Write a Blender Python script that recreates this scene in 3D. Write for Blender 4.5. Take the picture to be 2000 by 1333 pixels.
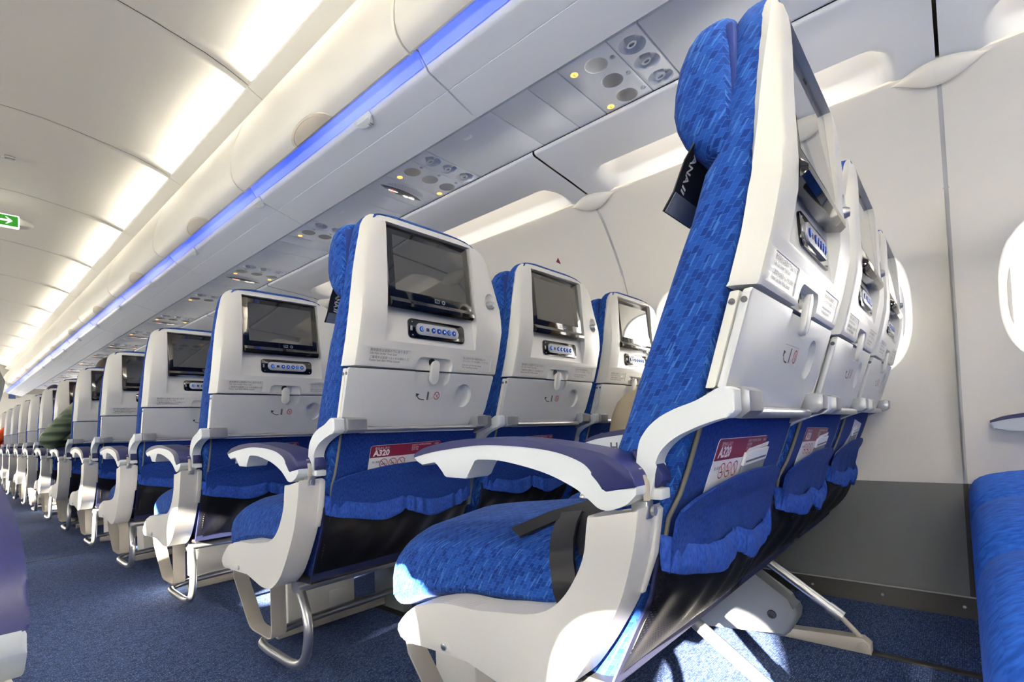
import bpy, bmesh, math, random
from mathutils import Vector, Matrix

random.seed(7)
for o in list(bpy.data.objects):
    bpy.data.objects.remove(o, do_unlink=True)
SC = bpy.context.scene
COL = SC.collection
H = 0.60                       # eye height of the photographer above the carpet

# ---------------------------------------------------------------- camera
cd = bpy.data.cameras.new('camera')
cam = bpy.data.objects.new('camera', cd)
COL.objects.link(cam)
cd.sensor_width = 36.0
cd.sensor_fit = 'HORIZONTAL'
cd.lens = 996.8 * 36.0 / 2000.0
cd.shift_x = (1000 - 983.1) / 2000.0
cd.shift_y = (805.7 - 666.5) / 2000.0
cd.clip_start = 0.02
cd.clip_end = 200
RR = ((0.66733903, -0.7436158, -0.04116029), (-0.00643158, 0.04951066, -0.99875289), (0.7447263, 0.66677151, 0.02825777))
mw = Matrix(((RR[0][0], -RR[1][0], -RR[2][0], 0), (RR[0][1], -RR[1][1], -RR[2][1], 0), (RR[0][2], -RR[1][2], -RR[2][2], H), (0, 0, 0, 1)))
cam.matrix_world = mw
SC.camera = cam

# ---------------------------------------------------------------- view, world, sun
SC.view_settings.view_transform = 'Standard'
SC.view_settings.look = 'None'
SC.view_settings.gamma = 1.0
SC.view_settings.use_curve_mapping = False
SC.view_settings.exposure = 2.05
SC.cycles.diffuse_bounces = 6
SC.cycles.max_bounces = 12
SC.cycles.transparent_max_bounces = 16

SUN_SIDE_SKY, SHADE_SIDE_SKY = 10.5, 2.2
W = bpy.data.worlds.new('daylight')
SC.world = W
W.use_nodes = True
bg = W.node_tree.nodes['Background']
bg.inputs[0].default_value = (1.0, 0.96, 0.89, 1)
# the sky is far brighter on the sun's side (-x) than on the shaded side of the aircraft
_N, _L = W.node_tree.nodes, W.node_tree.links
_tc = _N.new('ShaderNodeTexCoord')
_sp = _N.new('ShaderNodeSeparateXYZ')
_L.new(_tc.outputs['Generated'], _sp.inputs[0])
_mr = _N.new('ShaderNodeMapRange')
_mr.inputs['From Min'].default_value = -0.5
_mr.inputs['From Max'].default_value = 0.3
_mr.inputs['To Min'].default_value = SUN_SIDE_SKY
_mr.inputs['To Max'].default_value = SHADE_SIDE_SKY
_L.new(_sp.outputs[0], _mr.inputs['Value'])
_L.new(_mr.outputs[0], bg.inputs[1])

sd = bpy.data.lights.new('sun', 'SUN')
sd.energy = 40.0
sd.angle = 0.012
sd.color = (1.0, 0.88, 0.70)
sun = bpy.data.objects.new('sun', sd)
COL.objects.link(sun)
SUN_DIR = Vector((1.0, 0.25, -0.326)).normalized()
sun.rotation_euler = SUN_DIR.to_track_quat('-Z', 'Y').to_euler()

COVE_POWER, POCKET_POWER = 1.35, .15
AFT_BOOST = 14.0      # power added to unseen cove lamps behind the camera to brighten the seat backs
# window openings with their blinds up, by bay index (bay k is centred at y = 0.267 + 0.533 k)
BAY = 0.5335
WIN_FIRST, WIN_LAST = -11, 23
LEFT_OPEN = {-11, -10, -9, -8, -7, -6, -5, -4, -3, -1, 0, 2, 3, 5, 8, 10, 11, 14, 15, 17, 18, 19, 20}

def area(name, loc, direction, sx, sy, power, color, portal=False):
    l = bpy.data.lights.new(name, 'AREA')
    l.shape = 'RECTANGLE'
    l.size, l.size_y = sx, sy
    l.energy = power
    l.color = color
    o = bpy.data.objects.new(name, l)
    COL.objects.link(o)
    o.location = (loc[0], loc[1], loc[2] + H)
    d = Vector(direction).normalized()
    z = -d
    xax = Vector((0, 1, 0))
    yax = z.cross(xax).normalized()
    m = Matrix((xax, yax, z)).transposed()
    o.rotation_euler = m.to_euler()
    if portal:
        l.cycles.is_portal = True
    return o

for k in range(WIN_FIRST, WIN_LAST + 1):
    yc = BAY * (k + 0.5)
    area('window_light', (2.20, yc, 0.33), (-1, 0, 0), 0.30, 0.38, 1, (1, 1, 1), True)
    if k in LEFT_OPEN:
        area('window_light', (0.54 - 2.20, yc, 0.33), (1, 0, 0), 0.30, 0.38, 1, (1, 1, 1), True)
for b in range(-6, 12):
    yc = 2.155 + 1.067 * (b - 1) - 0.533
    for s in (0, 1):
        fx = (lambda x: x) if s == 0 else (lambda x: 0.54 - x)
        sg = 1 if s == 0 else -1
        area('cove_light', (fx(0.985), yc, 1.465), (-0.65 * sg, 0, 0.76), 0.98, 0.05, COVE_POWER * (AFT_BOOST if b < 0 else 1.0), (1.0, 0.90, 0.74))
        yv = 1.067 * b + 0.533
        area('pocket_light', (fx(1.66), yv, 0.985), (0.9 * sg, 0, 0.1), 0.80, 0.03, POCKET_POWER, (1.0, 0.84, 0.60))

# ---------------------------------------------------------------- materials
def lin(c):
    c /= 255.0
    return c / 12.92 if c <= 0.04045 else ((c + 0.055) / 1.055) ** 2.4
def S(r, g, b):
    return (lin(r), lin(g), lin(b), 1)

def P(name, col, rough=0.5, metal=0.0, emis=None, es=0.0, coat=0.0, spec=0.5):
    m = bpy.data.materials.new(name)
    m.use_nodes = True
    b = m.node_tree.nodes['Principled BSDF']
    b.inputs['Base Color'].default_value = col
    b.inputs['Roughness'].default_value = rough
    b.inputs['Metallic'].default_value = metal
    b.inputs['Specular IOR Level'].default_value = spec
    if coat:
        b.inputs['Coat Weight'].default_value = coat
        b.inputs['Coat Roughness'].default_value = 0.02
    if emis:
        b.inputs['Emission Color'].default_value = emis
        b.inputs['Emission Strength'].default_value = es
    m.diffuse_color = col
    return m

def nodes(m):
    nt = m.node_tree
    return nt, nt.nodes, nt.links, nt.nodes['Principled BSDF']

def speckle(m, scale, amount, bump=0.0):
    """fine paint grain: slight value variation and bump"""
    nt, N, L, b = nodes(m)
    tc = N.new('ShaderNodeTexCoord')
    nz = N.new('ShaderNodeTexNoise')
    nz.inputs['Scale'].default_value = scale
    nz.inputs['Detail'].default_value = 2
    L.new(tc.outputs['Object'], nz.inputs['Vector'])
    col = b.inputs['Base Color'].default_value[:]
    mx = N.new('ShaderNodeMixRGB')
    mx.inputs[1].default_value = tuple(c * (1 - amount) for c in col[:3]) + (1,)
    mx.inputs[2].default_value = tuple(min(1, c * (1 + amount)) for c in col[:3]) + (1,)
    L.new(nz.outputs['Fac'], mx.inputs[0])
    L.new(mx.outputs[0], b.inputs['Base Color'])
    if bump:
        bp = N.new('ShaderNodeBump')
        bp.inputs['Strength'].default_value = bump
        bp.inputs['Distance'].default_value = 0.001
        L.new(nz.outputs['Fac'], bp.inputs['Height'])
        L.new(bp.outputs[0], b.inputs['Normal'])
    return m

def weave(name, dark, mid, light, bw=0.0088, rh=0.0072, shear=0.55, thread=0.35):
    """seat cloth: sheared checker of three blues with thin bright threads (UV in metres)"""
    m = P(name, mid, 0.9, spec=0.1)
    nt, N, L, b = nodes(m)
    uv = N.new('ShaderNodeUVMap')
    sp = N.new('ShaderNodeSeparateXYZ')
    L.new(uv.outputs[0], sp.inputs[0])
    mu = N.new('ShaderNodeMath'); mu.operation = 'MULTIPLY_ADD'
    L.new(sp.outputs[1], mu.inputs[0]); mu.inputs[1].default_value = shear
    L.new(sp.outputs[0], mu.inputs[2])
    cb = N.new('ShaderNodeCombineXYZ')
    L.new(sp.outputs[1], cb.inputs[0]); L.new(mu.outputs[0], cb.inputs[1])
    br = N.new('ShaderNodeTexBrick')
    L.new(cb.outputs[0], br.inputs['Vector'])
    br.inputs['Color1'].default_value = dark
    br.inputs['Color2'].default_value = mid
    br.inputs['Mortar'].default_value = tuple(0.72 * a + 0.28 * c for a, c in zip(mid, light))
    br.inputs['Scale'].default_value = 1.0
    br.inputs['Mortar Size'].default_value = 0.00030
    br.inputs['Mortar Smooth'].default_value = 0.2
    br.inputs['Brick Width'].default_value = bw
    br.inputs['Row Height'].default_value = rh
    br.inputs['Bias'].default_value = 0.1
    br.offset = 0.5
    # bright slanted threads on a sparse coarser grid
    br2 = N.new('ShaderNodeTexBrick')
    L.new(cb.outputs[0], br2.inputs['Vector'])
    br2.inputs['Color1'].default_value = (0, 0, 0, 1)
    br2.inputs['Color2'].default_value = (1, 1, 1, 1)
    br2.inputs['Mortar'].default_value = (0, 0, 0, 1)
    br2.inputs['Scale'].default_value = 1.0
    br2.inputs['Brick Width'].default_value = bw * 1.6
    br2.inputs['Row Height'].default_value = rh * 0.30
    br2.inputs['Mortar Size'].default_value = 0.0
    rp = N.new('ShaderNodeValToRGB')
    rp.color_ramp.elements[0].position = 0.91
    rp.color_ramp.elements[1].position = 0.95
    L.new(br2.outputs['Color'], rp.inputs[0])
    mt = N.new('ShaderNodeMath'); mt.operation = 'MULTIPLY'
    L.new(rp.outputs[0], mt.inputs[0]); mt.inputs[1].default_value = thread
    mx = N.new('ShaderNodeMixRGB')
    L.new(mt.outputs[0], mx.inputs[0])
    L.new(br.outputs['Color'], mx.inputs[1])
    mx.inputs[2].default_value = light
    L.new(mx.outputs[0], b.inputs['Base Color'])
    nz = N.new('ShaderNodeTexNoise'); nz.inputs['Scale'].default_value = 900
    L.new(uv.outputs[0], nz.inputs['Vector'])
    ad = N.new('ShaderNodeMath'); ad.operation = 'MULTIPLY_ADD'
    L.new(br.outputs['Fac'], ad.inputs[0]); ad.inputs[1].default_value = -1.0
    L.new(nz.outputs['Fac'], ad.inputs[2])
    bp = N.new('ShaderNodeBump'); bp.inputs['Strength'].default_value = 0.35; bp.inputs['Distance'].default_value = 0.0008
    L.new(ad.outputs[0], bp.inputs['Height'])
    L.new(bp.outputs[0], b.inputs['Normal'])
    b.inputs['Sheen Weight'].default_value = 0.05
    return m

def grain_cloth(name, dark, mid, scale=500):
    m = P(name, mid, 0.9, spec=0.2)
    nt, N, L, b = nodes(m)
    uv = N.new('ShaderNodeUVMap')
    mp = N.new('ShaderNodeMapping'); mp.inputs['Scale'].default_value = (1.0, 0.35, 1)
    L.new(uv.outputs[0], mp.inputs[0])
    nz = N.new('ShaderNodeTexNoise'); nz.inputs['Scale'].default_value = scale; nz.inputs['Detail'].default_value = 3
    L.new(mp.outputs[0], nz.inputs['Vector'])
    rp = N.new('ShaderNodeValToRGB')
    rp.color_ramp.elements[0].position = 0.35; rp.color_ramp.elements[0].color = dark
    rp.color_ramp.elements[1].position = 0.65; rp.color_ramp.elements[1].color = mid
    L.new(nz.outputs['Fac'], rp.inputs[0])
    L.new(rp.outputs[0], b.inputs['Base Color'])
    bp = N.new('ShaderNodeBump'); bp.inputs['Strength'].default_value = 0.3; bp.inputs['Distance'].default_value = 0.0006
    L.new(nz.outputs['Fac'], bp.inputs['Height']); L.new(bp.outputs[0], b.inputs['Normal'])
    b.inputs['Sheen Weight'].default_value = 0.0
    return m

def net_material(name):
    """black pocket netting: strands with open holes"""
    m = P(name, S(12, 13, 18), 0.5, spec=.25)
    nt, N, L, b = nodes(m)
    uv = N.new('ShaderNodeUVMap')
    br = N.new('ShaderNodeTexBrick')
    L.new(uv.outputs[0], br.inputs['Vector'])
    br.inputs['Scale'].default_value = 1.0
    br.inputs['Brick Width'].default_value = 0.0050
    br.inputs['Row Height'].default_value = 0.0036
    br.inputs['Mortar Size'].default_value = 0.0012
    br.inputs['Mortar Smooth'].default_value = 0.0
    tr = N.new('ShaderNodeBsdfTransparent')
    mx = N.new('ShaderNodeMixShader')
    L.new(br.outputs['Fac'], mx.inputs[0])
    L.new(tr.outputs[0], mx.inputs[1])
    L.new(b.outputs[0], mx.inputs[2])
    out = [n for n in N if n.type == 'OUTPUT_MATERIAL'][0]
    L.new(mx.outputs[0], out.inputs[0])
    return m

def carpet_material():
    m = P('carpet', S(54, 72, 112), 0.95, spec=0.15)
    nt, N, L, b = nodes(m)
    uv = N.new('ShaderNodeUVMap')
    br = N.new('ShaderNodeTexBrick')
    L.new(uv.outputs[0], br.inputs['Vector'])
    br.inputs['Scale'].default_value = 1.0
    br.inputs['Brick Width'].default_value = 0.010
    br.inputs['Row Height'].default_value = 0.0045
    br.inputs['Mortar Size'].default_value = 0.0005
    br.inputs['Color1'].default_value = S(36, 52, 90)
    br.inputs['Color2'].default_value = S(72, 92, 136)
    br.inputs['Mortar'].default_value = S(32, 46, 82)
    nz = N.new('ShaderNodeTexNoise'); nz.inputs['Scale'].default_value = 260; nz.inputs['Detail'].default_value = 1
    L.new(uv.outputs[0], nz.inputs['Vector'])
    rp = N.new('ShaderNodeValToRGB')
    rp.color_ramp.elements[0].position = 0.60
    rp.color_ramp.elements[1].position = 0.68
    L.new(nz.outputs['Fac'], rp.inputs[0])
    ml = N.new('ShaderNodeMath'); ml.operation = 'MULTIPLY'; ml.inputs[1].default_value = 0.55
    L.new(rp.outputs[0], ml.inputs[0])
    mx = N.new('ShaderNodeMixRGB')
    L.new(ml.outputs[0], mx.inputs[0])
    L.new(br.outputs['Color'], mx.inputs[1])
    mx.inputs[2].default_value = S(156, 170, 200)
    L.new(mx.outputs[0], b.inputs['Base Color'])
    bp = N.new('ShaderNodeBump'); bp.inputs['Strength'].default_value = 0.5; bp.inputs['Distance'].default_value = 0.001
    L.new(nz.outputs['Fac'], bp.inputs['Height']); L.new(bp.outputs[0], b.inputs['Normal'])
    return m

def pane_material():
    m = P('window_pane', (1, 1, 1, 1), 0.02)
    nt, N, L, b = nodes(m)
    tr = N.new('ShaderNodeBsdfTransparent')
    gl = N.new('ShaderNodeBsdfGlossy'); gl.inputs['Roughness'].default_value = 0.02
    fr = N.new('ShaderNodeFresnel'); fr.inputs['IOR'].default_value = 1.45
    mx = N.new('ShaderNodeMixShader')
    L.new(fr.outputs[0], mx.inputs[0]); L.new(tr.outputs[0], mx.inputs[1]); L.new(gl.outputs[0], mx.inputs[2])
    out = [n for n in N if n.type == 'OUTPUT_MATERIAL'][0]
    L.new(mx.outputs[0], out.inputs[0])
    return m

def led_material():
    """blue edge light of the bins: brightness drifts along the strip as the LEDs do"""
    m = P('blue_led', S(120, 135, 220), 0.4)
    nt, N, L, b = nodes(m)
    tc = N.new('ShaderNodeTexCoord')
    nz = N.new('ShaderNodeTexNoise'); nz.inputs['Scale'].default_value = 2.2; nz.inputs['Detail'].default_value = 0
    L.new(tc.outputs['Object'], nz.inputs['Vector'])
    rp = N.new('ShaderNodeValToRGB')
    rp.color_ramp.elements[0].position = 0.35; rp.color_ramp.elements[0].color = (0.014, 0.030, 0.20, 1)
    rp.color_ramp.elements[1].position = 0.65; rp.color_ramp.elements[1].color = (0.058, 0.080, 0.27, 1)
    L.new(nz.outputs['Fac'], rp.inputs[0])
    L.new(rp.outputs[0], b.inputs['Emission Color'])
    b.inputs['Emission Strength'].default_value = 1.0
    return m

def quilt_material(name, col, pitch):
    m = P(name, col, 0.45)
    nt, N, L, b = nodes(m)
    tc = N.new('ShaderNodeTexCoord')
    wv = N.new('ShaderNodeTexWave'); wv.wave_type = 'BANDS'; wv.bands_direction = 'Z'
    wv.inputs['Scale'].default_value = 0.314 / pitch
    wv.inputs['Distortion'].default_value = 1.0
    L.new(tc.outputs['Object'], wv.inputs['Vector'])
    bp = N.new('ShaderNodeBump'); bp.inputs['Strength'].default_value = 1.0; bp.inputs['Distance'].default_value = 0.015
    L.new(wv.outputs['Fac'], bp.inputs['Height']); L.new(bp.outputs[0], b.inputs['Normal'])
    return m

M = {}
M['cream'] = speckle(P('cream_plastic', S(226, 226, 218), 0.38), 900, 0.02)
M['silver'] = speckle(P('silver_paint', S(226, 226, 222), 0.36, 0.15), 1400, 0.03)
M['tray'] = speckle(P('tray_paint', S(206, 209, 211), 0.38, 0.15), 1400, 0.03)
M['shroud'] = speckle(P('shroud_plastic', S(214, 213, 208), 0.42), 700, 0.02, 0.05)
M['arm_white'] = P('arm_white', S(222, 228, 230), 0.45)
M['pad'] = speckle(P('navy_pad', S(29, 35, 92), 0.45), 1200, 0.04, 0.05)
M['fabric'] = weave('seat_cloth', S(17, 43, 114), S(31, 73, 152), S(72, 124, 192), shear=.62, thread=.5)
M['fabric_plain'] = grain_cloth('back_cloth', S(18, 42, 112), S(32, 66, 146), 420)
M['pocket'] = grain_cloth('pocket_cloth', S(28, 58, 140), S(44, 80, 168), 300)
M['front_cloth'] = grain_cloth('front_cloth', S(28, 76, 172), S(44, 102, 206), 160)
M['net'] = net_material('pocket_net')
M['piping'] = P('piping', S(120, 116, 104), 0.7)
M['headseam'] = P('dark_navy_cloth', S(16, 26, 72), 0.9)
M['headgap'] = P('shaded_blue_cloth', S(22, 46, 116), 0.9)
M['black'] = P('black_gloss', S(14, 14, 15), 0.10, coat=0.6)
M['blackmat'] = P('black_plastic', S(30, 30, 32), 0.45)
M['display'] = P('display_glass', S(44, 44, 42), 0.03, coat=1.0, spec=1.0)
M['icon'] = P('icon_print', S(150, 170, 200), 0.5)
M['remote_face'] = P('handset_grey', S(188, 192, 198), 0.3, 0.3)
M['btn'] = P('blue_button', S(18, 26, 70), 0.3, emis=S(30, 90, 255), es=0.03)
M['btn_dark'] = P('navy_button', S(18, 22, 60), 0.3)
M['btn_mark'] = P('button_mark', S(160, 200, 255), 0.3, emis=S(80, 150, 255), es=0.25)
M['metal'] = P('brushed_metal', S(196, 198, 200), 0.32, 0.9)
M['alu'] = P('painted_aluminium', S(164, 167, 172), 0.34, 0.6)
M['tan_metal'] = P('warm_grey_metal', S(196, 190, 178), 0.42, 0.2)
M['legbox'] = P('grey_leg_paint', S(112, 116, 120), 0.4, 0.2)
M['white_box'] = P('white_metal_box', S(222, 220, 212), 0.5)
M['belt'] = P('black_webbing', S(26, 28, 34), 0.55)
M['leather'] = P('black_leather', S(30, 31, 36), 0.3)
M['chrome'] = P('chrome', S(220, 222, 224), 0.12, 1.0)
M['label'] = P('placard_grey', S(206, 208, 210), 0.4)
M['ink'] = P('ink_grey', S(96, 98, 104), 0.6)
M['ink_dark'] = P('ink_dark', S(40, 42, 48), 0.6)
M['red'] = P('ink_red', S(178, 36, 40), 0.6)
M['maroon'] = P('card_maroon', S(128, 34, 66), 0.4)
M['paper'] = P('paper_white', S(232, 233, 236), 0.6)
M['paper_grey'] = P('paper_grey', S(116, 124, 140), 0.6)
M['white_ink'] = P('ink_white', S(240, 238, 240), 0.6)
M['skin'] = P('skin', S(214, 170, 140), 0.5)
M['hair'] = speckle(P('dark_hair', S(44, 32, 28), 0.5), 300, 0.3)
M['beige'] = grain_cloth('beige_trousers', S(186, 172, 144), S(204, 190, 162), 900)
M['jumper'] = grain_cloth('grey_jumper', S(70, 74, 84), S(92, 96, 108), 300)
M['olive'] = quilt_material('olive_quilt', S(92, 108, 84), 0.055)
M['orange'] = grain_cloth('orange_cloth', S(196, 72, 30), S(226, 94, 44), 260)
M['jeans'] = grain_cloth('dark_trousers', S(38, 42, 58), S(54, 60, 78), 260)
M['shoe'] = P('shoe', S(40, 36, 34), 0.5)
# shell of the cabin
M['ceiling'] = speckle(P('ceiling_panel', S(232, 231, 226), 0.55), 500, 0.01)
M['bin'] = P('bin_door', S(236, 234, 226), 0.38)
M['bin_bottom'] = P('bin_bottom', S(232, 237, 244), 0.33)
M['psu'] = P('psu_panel', S(232, 238, 246), 0.36)
M['psu_dark'] = P('psu_gap', S(70, 76, 88), 0.5)
M['wall'] = speckle(P('wall_panel', S(234, 231, 222), 0.5), 350, 0.012, 0.06)
M['valance'] = P('valance', S(226, 230, 236), 0.42)
M['seam'] = P('seam_grey', S(192, 193, 193), 0.5)
M['dado'] = speckle(P('dado_grey', S(96, 100, 102), 0.55), 600, 0.05)
M['kick'] = P('kick_black', S(34, 34, 36), 0.5)
M['gap'] = P('dark_gap', S(120, 116, 110), 0.6)
M['latch_plate'] = P('latch_plate', S(222, 212, 194), 0.4)
M['lens'] = P('lamp_lens', S(216, 220, 228), 0.17, 0.55)
M['nozzle'] = P('nozzle_grey', S(188, 194, 204), 0.35)
M['amber'] = P('amber_light', S(255, 190, 110), 0.4, emis=S(255, 176, 84), es=.6)
M['amber_ink'] = P('amber_ink', S(200, 120, 50), 0.5, emis=S(214, 120, 40), es=.3)
M['sign_dark'] = P('sign_lens', S(110, 114, 122), 0.2)
M['sign_white'] = P('sign_lit_white', S(250, 244, 230), 0.4, emis=S(255, 246, 230), es=.4)
M['sign_red'] = P('sign_lit_red', S(236, 130, 110), 0.4, emis=S(240, 100, 80), es=.35)
M['exit_green'] = P('exit_green', S(40, 120, 30), 0.4, emis=S(46, 136, 34), es=.25)
M['exit_white'] = P('exit_white', S(250, 252, 250), 0.4, emis=S(250, 255, 250), es=.45)
M['led'] = led_material()
M['pane'] = pane_material()
M['carpet'] = carpet_material()
M['screen_blue'] = P('screen_blue', S(40, 58, 92), 0.3, emis=S(50, 76, 130), es=0.2)
M['curtain'] = grain_cloth('grey_curtain', S(120, 124, 126), S(150, 154, 156), 200)
M['red_tab'] = P('red_tab', S(210, 60, 40), 0.6)

# ---------------------------------------------------------------- mesh helper
def lerp(t, a, b):
    return a + (b - a) * t
def interp(tab, z):
    """piecewise linear table [(z, v), ...] sorted by z"""
    if z <= tab[0][0]:
        return tab[0][1]
    for (a, va), (b, vb) in zip(tab, tab[1:]):
        if z <= b:
            return va + (vb - va) * (z - a) / (b - a) if b > a else vb
    return tab[-1][1]

class MB:
    def __init__(self):
        self.bm = bmesh.new()
        self.mi = 0
    def _faces(self, fs, mi=None):
        for f in fs:
            f.material_index = self.mi if mi is None else mi
    def loft(self, rings, caps=True, closed=True, mats=None):
        bm = self.bm
        V = [[bm.verts.new(p) for p in r] for r in rings]
        n = len(rings[0])
        for i in range(len(V) - 1):
            for j in range(n if closed else n - 1):
                k = (j + 1) % n
                f = bm.faces.new((V[i][j], V[i][k], V[i + 1][k], V[i + 1][j]))
                f.material_index = self.mi if mats is None else mats(i, j)
        if caps and closed:
            for r in (V[0][::-1], V[-1]):
                try:
                    f = bm.faces.new(r)
                    f.material_index = self.mi
                except ValueError:
                    pass
        return V
    def prism(self, poly, axis, a0, a1, bevel=0.0, seg=2, mi=None):
        """polygon (2D) extruded along an axis; poly gives the two other coordinates in order"""
        bm = self.bm
        def pt(p, a):
            if axis == 'x': return (a, p[0], p[1])
            if axis == 'y': return (p[0], a, p[1])
            return (p[0], p[1], a)
        A = [bm.verts.new(pt(p, a0)) for p in poly]
        B = [bm.verts.new(pt(p, a1)) for p in poly]
        fs = [bm.faces.new(A), bm.faces.new(B[::-1])]
        n = len(poly)
        for i in range(n):
            k = (i + 1) % n
            fs.append(bm.faces.new((A[i], B[i], B[k], A[k])))
        m = self.mi if mi is None else mi
        self._faces(fs, m)
        if bevel > 0:
            es = list({e for f in fs[:2] for e in f.edges})
            r = bmesh.ops.bevel(bm, geom=es, offset=bevel, segments=seg, affect='EDGES', profile=0.5, clamp_overlap=True)
            self._faces(r['faces'], m)
        return self
    def box(self, x0, x1, y0, y1, z0, z1, bevel=0.0, seg=2, mi=None):
        bm = self.bm
        vs = [bm.verts.new((x, y, z)) for x in (x0, x1) for y in (y0, y1) for z in (z0, z1)]
        q = [(0, 1, 3, 2), (4, 6, 7, 5), (0, 4, 5, 1), (2, 3, 7, 6), (0, 2, 6, 4), (1, 5, 7, 3)]
        fs = [bm.faces.new([vs[i] for i in f]) for f in q]
        m = self.mi if mi is None else mi
        self._faces(fs, m)
        if bevel > 0:
            es = list({e for f in fs for e in f.edges})
            r = bmesh.ops.bevel(bm, geom=es, offset=bevel, segments=seg, affect='EDGES', profile=0.5, clamp_overlap=True)
            self._faces(r['faces'], m)
        return self
    def tube(self, path, r, n=12, caps=True, smooth=0):
        P_ = [Vector(p) for p in path]
        for _ in range(smooth):
            Q = [P_[0]]
            for a, b in zip(P_, P_[1:]):
                Q += [a.lerp(b, 0.25), a.lerp(b, 0.75)]
            P_ = Q + [P_[-1]]
        rs = r if isinstance(r, (list, tuple)) else [r] * len(P_)
        up = Vector((0.13, 0.31, 0.94))
        rings = []
        prev = None
        for i, p in enumerate(P_):
            t = (P_[min(i + 1, len(P_) - 1)] - P_[max(i - 1, 0)]).normalized()
            if prev is None:
                a = up.cross(t)
                if a.length < 1e-3: a = Vector((1, 0, 0)).cross(t)
                a.normalize()
            else:
                a = (prev - t * prev.dot(t)).normalized()
            prev = a
            b = t.cross(a)
            rr = rs[min(i, len(rs) - 1)]
            rings.append([p + a * rr * math.cos(q) + b * rr * math.sin(q) for q in (2 * math.pi * k / n for k in range(n))])
        self.loft(rings, caps)
        return self
    def ribbon(self, path, wvec, th, normal_hint=(0, 0, 1)):
        """flat band: path points, half width vector per point (or one), thickness along the normal"""
        P_ = [Vector(p) for p in path]
        Wd = [Vector(w) for w in wvec] if isinstance(wvec[0], (list, tuple, Vector)) else [Vector(wvec)] * len(P_)
        rings = []
        for i, p in enumerate(P_):
            t = (P_[min(i + 1, len(P_) - 1)] - P_[max(i - 1, 0)]).normalized()
            nrm = t.cross(Wd[i]).normalized() * th * 0.5
            rings.append([p - Wd[i] - nrm, p + Wd[i] - nrm, p + Wd[i] + nrm, p - Wd[i] + nrm])
        self.loft(rings)
        return self
    def lathe(self, prof, c, ax, n=24, mi=None):
        """profile [(r, h)] around axis vector ax at c"""
        ax = Vector(ax).normalized()
        a = Vector((0, 0, 1)).cross(ax)
        if a.length < 1e-3: a = Vector((1, 0, 0)).cross(ax)
        a.normalize()
        b = ax.cross(a)
        c = Vector(c)
        old = self.mi
        if mi is not None: self.mi = mi
        self.loft([[c + ax * h + (a * math.cos(q) + b * math.sin(q)) * max(r, 1e-5) for q in (2 * math.pi * k / n for k in range(n))] for r, h in prof])
        self.mi = old
        return self
    def ball(self, c, r, u=16, v=10, mi=None):
        bm = self.bm
        ret = bmesh.ops.create_uvsphere(bm, u_segments=u, v_segments=v, radius=1.0)
        rr = r if isinstance(r, (list, tuple)) else (r, r, r)
        for w in ret['verts']:
            w.co = Vector((w.co.x * rr[0] + c[0], w.co.y * rr[1] + c[1], w.co.z * rr[2] + c[2]))
        m = self.mi if mi is None else mi
        for f in {f for w in ret['verts'] for f in w.link_faces}:
            f.material_index = m
        return self
    def grid(self, fn, nu, nv, mi=None):
        bm = self.bm
        V = [[bm.verts.new(fn(i / nu, j / nv)) for j in range(nv + 1)] for i in range(nu + 1)]
        for i in range(nu):
            for j in range(nv):
                f = bm.faces.new((V[i][j], V[i + 1][j], V[i + 1][j + 1], V[i][j + 1]))
                f.material_index = self.mi if mi is None else mi
        return V
    def solidify(self, th):
        bmesh.ops.recalc_face_normals(self.bm, faces=self.bm.faces)
        bmesh.ops.solidify(self.bm, geom=list(self.bm.faces), thickness=th)
        return self
    def shear(self, fn):
        for v in self.bm.verts:
            v.co = Vector(fn(v.co))
        return self
    def mesh(self, name, mats, org=(0, 0, 0), angle=35, recalc=True):
        bm = self.bm
        if recalc:
            bmesh.ops.recalc_face_normals(bm, faces=bm.faces)
        o = Vector(org)
        for v in bm.verts:
            v.co -= o
        uvl = bm.loops.layers.uv.new('UVMap')
        for f in bm.faces:
            n = f.normal
            ax = max(range(3), key=lambda i: abs(n[i]))
            for l in f.loops:
                c = l.vert.co
                l[uvl].uv = ((c.y, c.z), (c.x, c.z), (c.x, c.y))[ax]
        me = bpy.data.meshes.new(name)
        bm.to_mesh(me)
        bm.free()
        me.polygons.foreach_set('use_smooth', [True] * len(me.polygons))
        me.set_sharp_from_angle(angle=math.radians(angle))
        for m in (mats if isinstance(mats, (list, tuple)) else [mats]):
            me.materials.append(m)
        me.update()
        return me

def obj(name, me, parent=None, loc=None):
    o = bpy.data.objects.new(name, me)
    COL.objects.link(o)
    if parent is not None:
        o.parent = parent
    if loc is not None:
        o.location = loc
    return o

def W_(p):
    return (p[0], p[1], p[2] + H)

def thing(name, rel, label, cat, group=None):
    o = bpy.data.objects.new(name, None)
    COL.objects.link(o)
    o.empty_display_size = 0.05
    o.location = W_(rel)
    o['label'] = label
    o['category'] = cat
    if group: o['group'] = group
    return o

def tag(o, label, cat, group=None, kind=None):
    o['label'] = label
    o['category'] = cat
    if group: o['group'] = group
    if kind: o['kind'] = kind
    return o

def solo(name, mb, mats, rel, label, cat, group=None, kind=None, angle=35):
    """a thing that is one mesh, its origin at rel"""
    o = obj(name, mb.mesh(name, mats, rel, angle), None, W_(rel))
    return tag(o, label, cat, group, kind)

def struct(name, mb, mats, angle=35, recalc=True):
    o = obj(name, mb.mesh(name, mats, (0, 0, -H), angle, recalc))
    o['kind'] = 'structure'
    return o

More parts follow.
